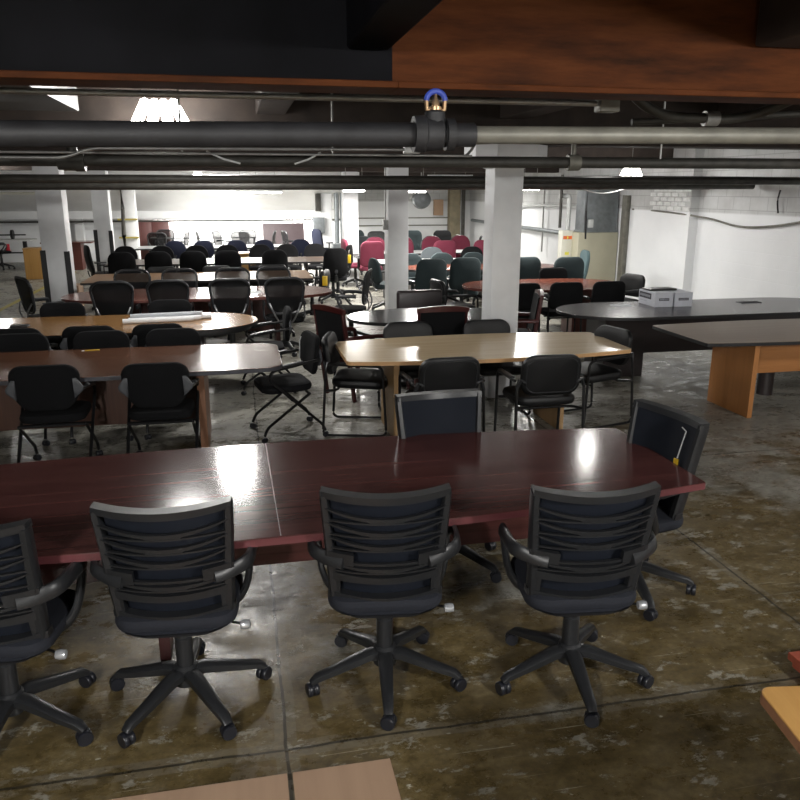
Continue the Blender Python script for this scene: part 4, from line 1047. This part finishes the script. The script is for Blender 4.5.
mesh('yellow_sticker', box(B(), (0, -.102, .84), (.09, .003, .06)), 'label_yellow', e, smooth=False)
pipe('thick white pipe rising above the ivory cabinet', fillet([(6.5, 15.3, 1.98), (6.72, 15.3, 1.98), (6.72, 15.3, 1.3)], .06), .05, 'pipe_white', name='wall_pipe')
pipe('thin black conduit beside the thick white pipe', [(6.5, 15.2, 2.4), (6.5, 15.2, 1.35)], .03, 'pipe_dark', name='wall_pipe')
pipe('black cable hanging down before the galvanised duct', [(6.85, 14.7, 2.3), (6.83, 14.7, 1.7), (6.85, 14.7, 1.15)], .018, 'tube_black', name='hanging_cable')
tag(mesh('outlet_box', box(B(), (6.95, 14.72, 1.45), (.1, .06, .16), .006), 'pipe_white'), 'white outlet box hanging before the duct', 'outlet')
pipe('grey pipe low along the far part of the right wall', [(7.45, 17.2, 1.13), (7.45, 24.5, 1.16)], .05, 'galvanised', name='wall_pipe')
pipe('thin white pipe along the far right wall above the grey one', [(7.45, 16.5, 1.75), (7.45, 20.0, 1.72), (7.45, 21.5, 1.55)], .03, 'pipe_white', name='wall_pipe')
pipe('thin upright conduit on the far right wall', [(7.5, 18.6, .6), (7.5, 18.6, 2.4)], .02, 'conduit', name='wall_pipe')
pipe('sagging grey cable across the right wall', catmull([(7.56, 14.2, 1.74), (7.42, 12.8, 1.73), (7.5, 11.6, 1.66), (7.55, 10.8, 1.56), (7.55, 10.0, 1.6), (7.55, 9.0, 1.74), (7.55, 7.5, 1.9)], 5), .016, 'pipe_grey', name='wall_cable')
pipe('short black cable end hanging on the right wall', catmull([(7.55, 9.95, 2.1), (7.54, 9.97, 1.95), (7.55, 9.94, 1.78)], 4), .012, 'tube_black', name='wall_cable')
pipe('white cable looping down beside the lamp near the right wall', catmull([(5.2, 11.56, 2.16), (5.3, 11.5, 2.1), (5.55, 11.45, 2.05), (5.85, 11.4, 2.1), (6.0, 11.3, 2.2), (5.95, 11.2, 2.46)], 5), .009, 'conduit', name='loop_cable')
bm = B(); box(bm, (6.95, 24.9, 1.25), (.34, .34, 2.5), .01); struct('column', bm, 'corner_tan', 'tan grey pier in the far right corner')
tag(mesh('cable_tray', box(B(), (7.2, 24.68, 1.25), (.1, .08, 2.4), .005), 'pipe_dark'), 'black conduit strip on the corner pier', 'conduit')
tag(mesh('wall_box', box(B(), (6.5, 25.2, 1.55), (.3, .16, .5), .006), 'hardboard'), 'tan box on the back wall by the corner pier', 'box')
uh = thing('unit_heater', 'round grey fan heater hanging under the far ceiling', 'heater', (4.7, 20.0, 1.86))
mesh('drum', lathe(B(), [(.12, -.2), (.22, -.16), (.24, 0), (.22, .16), (.12, .2)], 18, 'Y'), 'galvanised', uh); mesh('hanger', tube(B(), [(0, 0, .2), (0, 0, .7)], .015, 6), 'conduit', uh)
# far piped column
for k, (x, r_, m_) in enumerate(((2.9, .07, 'galvanised'), (3.08, .08, 'galvanised'), (3.22, .05, 'conduit'))):
    pipe('upright grey pipe bundled to the far column, %s' % ('left one', 'middle one', 'right one')[k], [(x, 23.2, 0), (x, 23.2, 2.45)], r_, m_, name='riser_pipe')
tag(mesh('pump_box', box(B(), (3.05, 22.6, .3), (.75, .5, .6), .01), 'galvanised'), 'grey metal box at the foot of the far pipes', 'box')
bm = B(); box(bm, (2.36, 23.18, 1.1), (.34, .12, .45), .01); tag(mesh('switch_box', bm, 'galvanised'), 'grey switch box on the far piped column', 'switch box')
tag(mesh('fuse_box', box(B(), (2.36, 23.2, 1.75), (.16, .12, .5), .01), 'pipe_dark'), 'dark fuse box above the grey switch box', 'switch box')
tag(mesh('outlet_box', box(B(), (2.39, 12.72, 1.55), (.08, .1, .16), .006), 'conduit'), 'small grey box on the side of the second column', 'outlet')
pipe('thin conduit running up the side of the second column', [(2.4, 12.75, 1.6), (2.4, 12.75, 2.5)], .012, 'conduit', name='wall_pipe')
# weight bench shape at the far left: dark bar with a wheel
b = thing('exercise_bar', 'dark bar with a round plate standing on the far left desk', 'bar', (-6.35, 23.9, .76))
mesh('bar', tube(B(), [(-.6, 0, .12), (.5, 0, .12)], .02, 8), 'black_edge', b)
mesh('plate', lathe(B(), [(.05, -.03), (.13, -.03), (.13, .03), (.05, .03)], 16, 'X', (.15, 0, .13)), 'black_edge', b)
t = thing('price_tag', 'red tag hanging on the chair at the white standing desk', 'tag', (-6.15, 23.1, .55)); mesh('tag_card', box(B(), (0, 0, 0), (.1, .02, .26), .004), 'red_tag', t)

# ------------------------------------------------------------------ camera, world
w = bpy.data.worlds.new('World'); SC.world = w; w.use_nodes = True
w.node_tree.nodes['Background'].inputs[0].default_value = (.5, .55, .6, 1); w.node_tree.nodes['Background'].inputs[1].default_value = .02
cam = bpy.data.cameras.new('Camera'); cam.sensor_width = 36; cam.lens = 770/800*36; cam.clip_start = .05; cam.clip_end = 100
co = bpy.data.objects.new('Camera', cam); COL.objects.link(co); co.location = (0, 0, 2.1)
co.rotation_euler = (R(90)-math.atan(210/770), 0, -R(11.7)); SC.camera = co
vs = SC.view_settings; vs.view_transform = 'Standard'; vs.look = 'None'; vs.gamma = 1; vs.use_curve_mapping = False; vs.exposure = .62
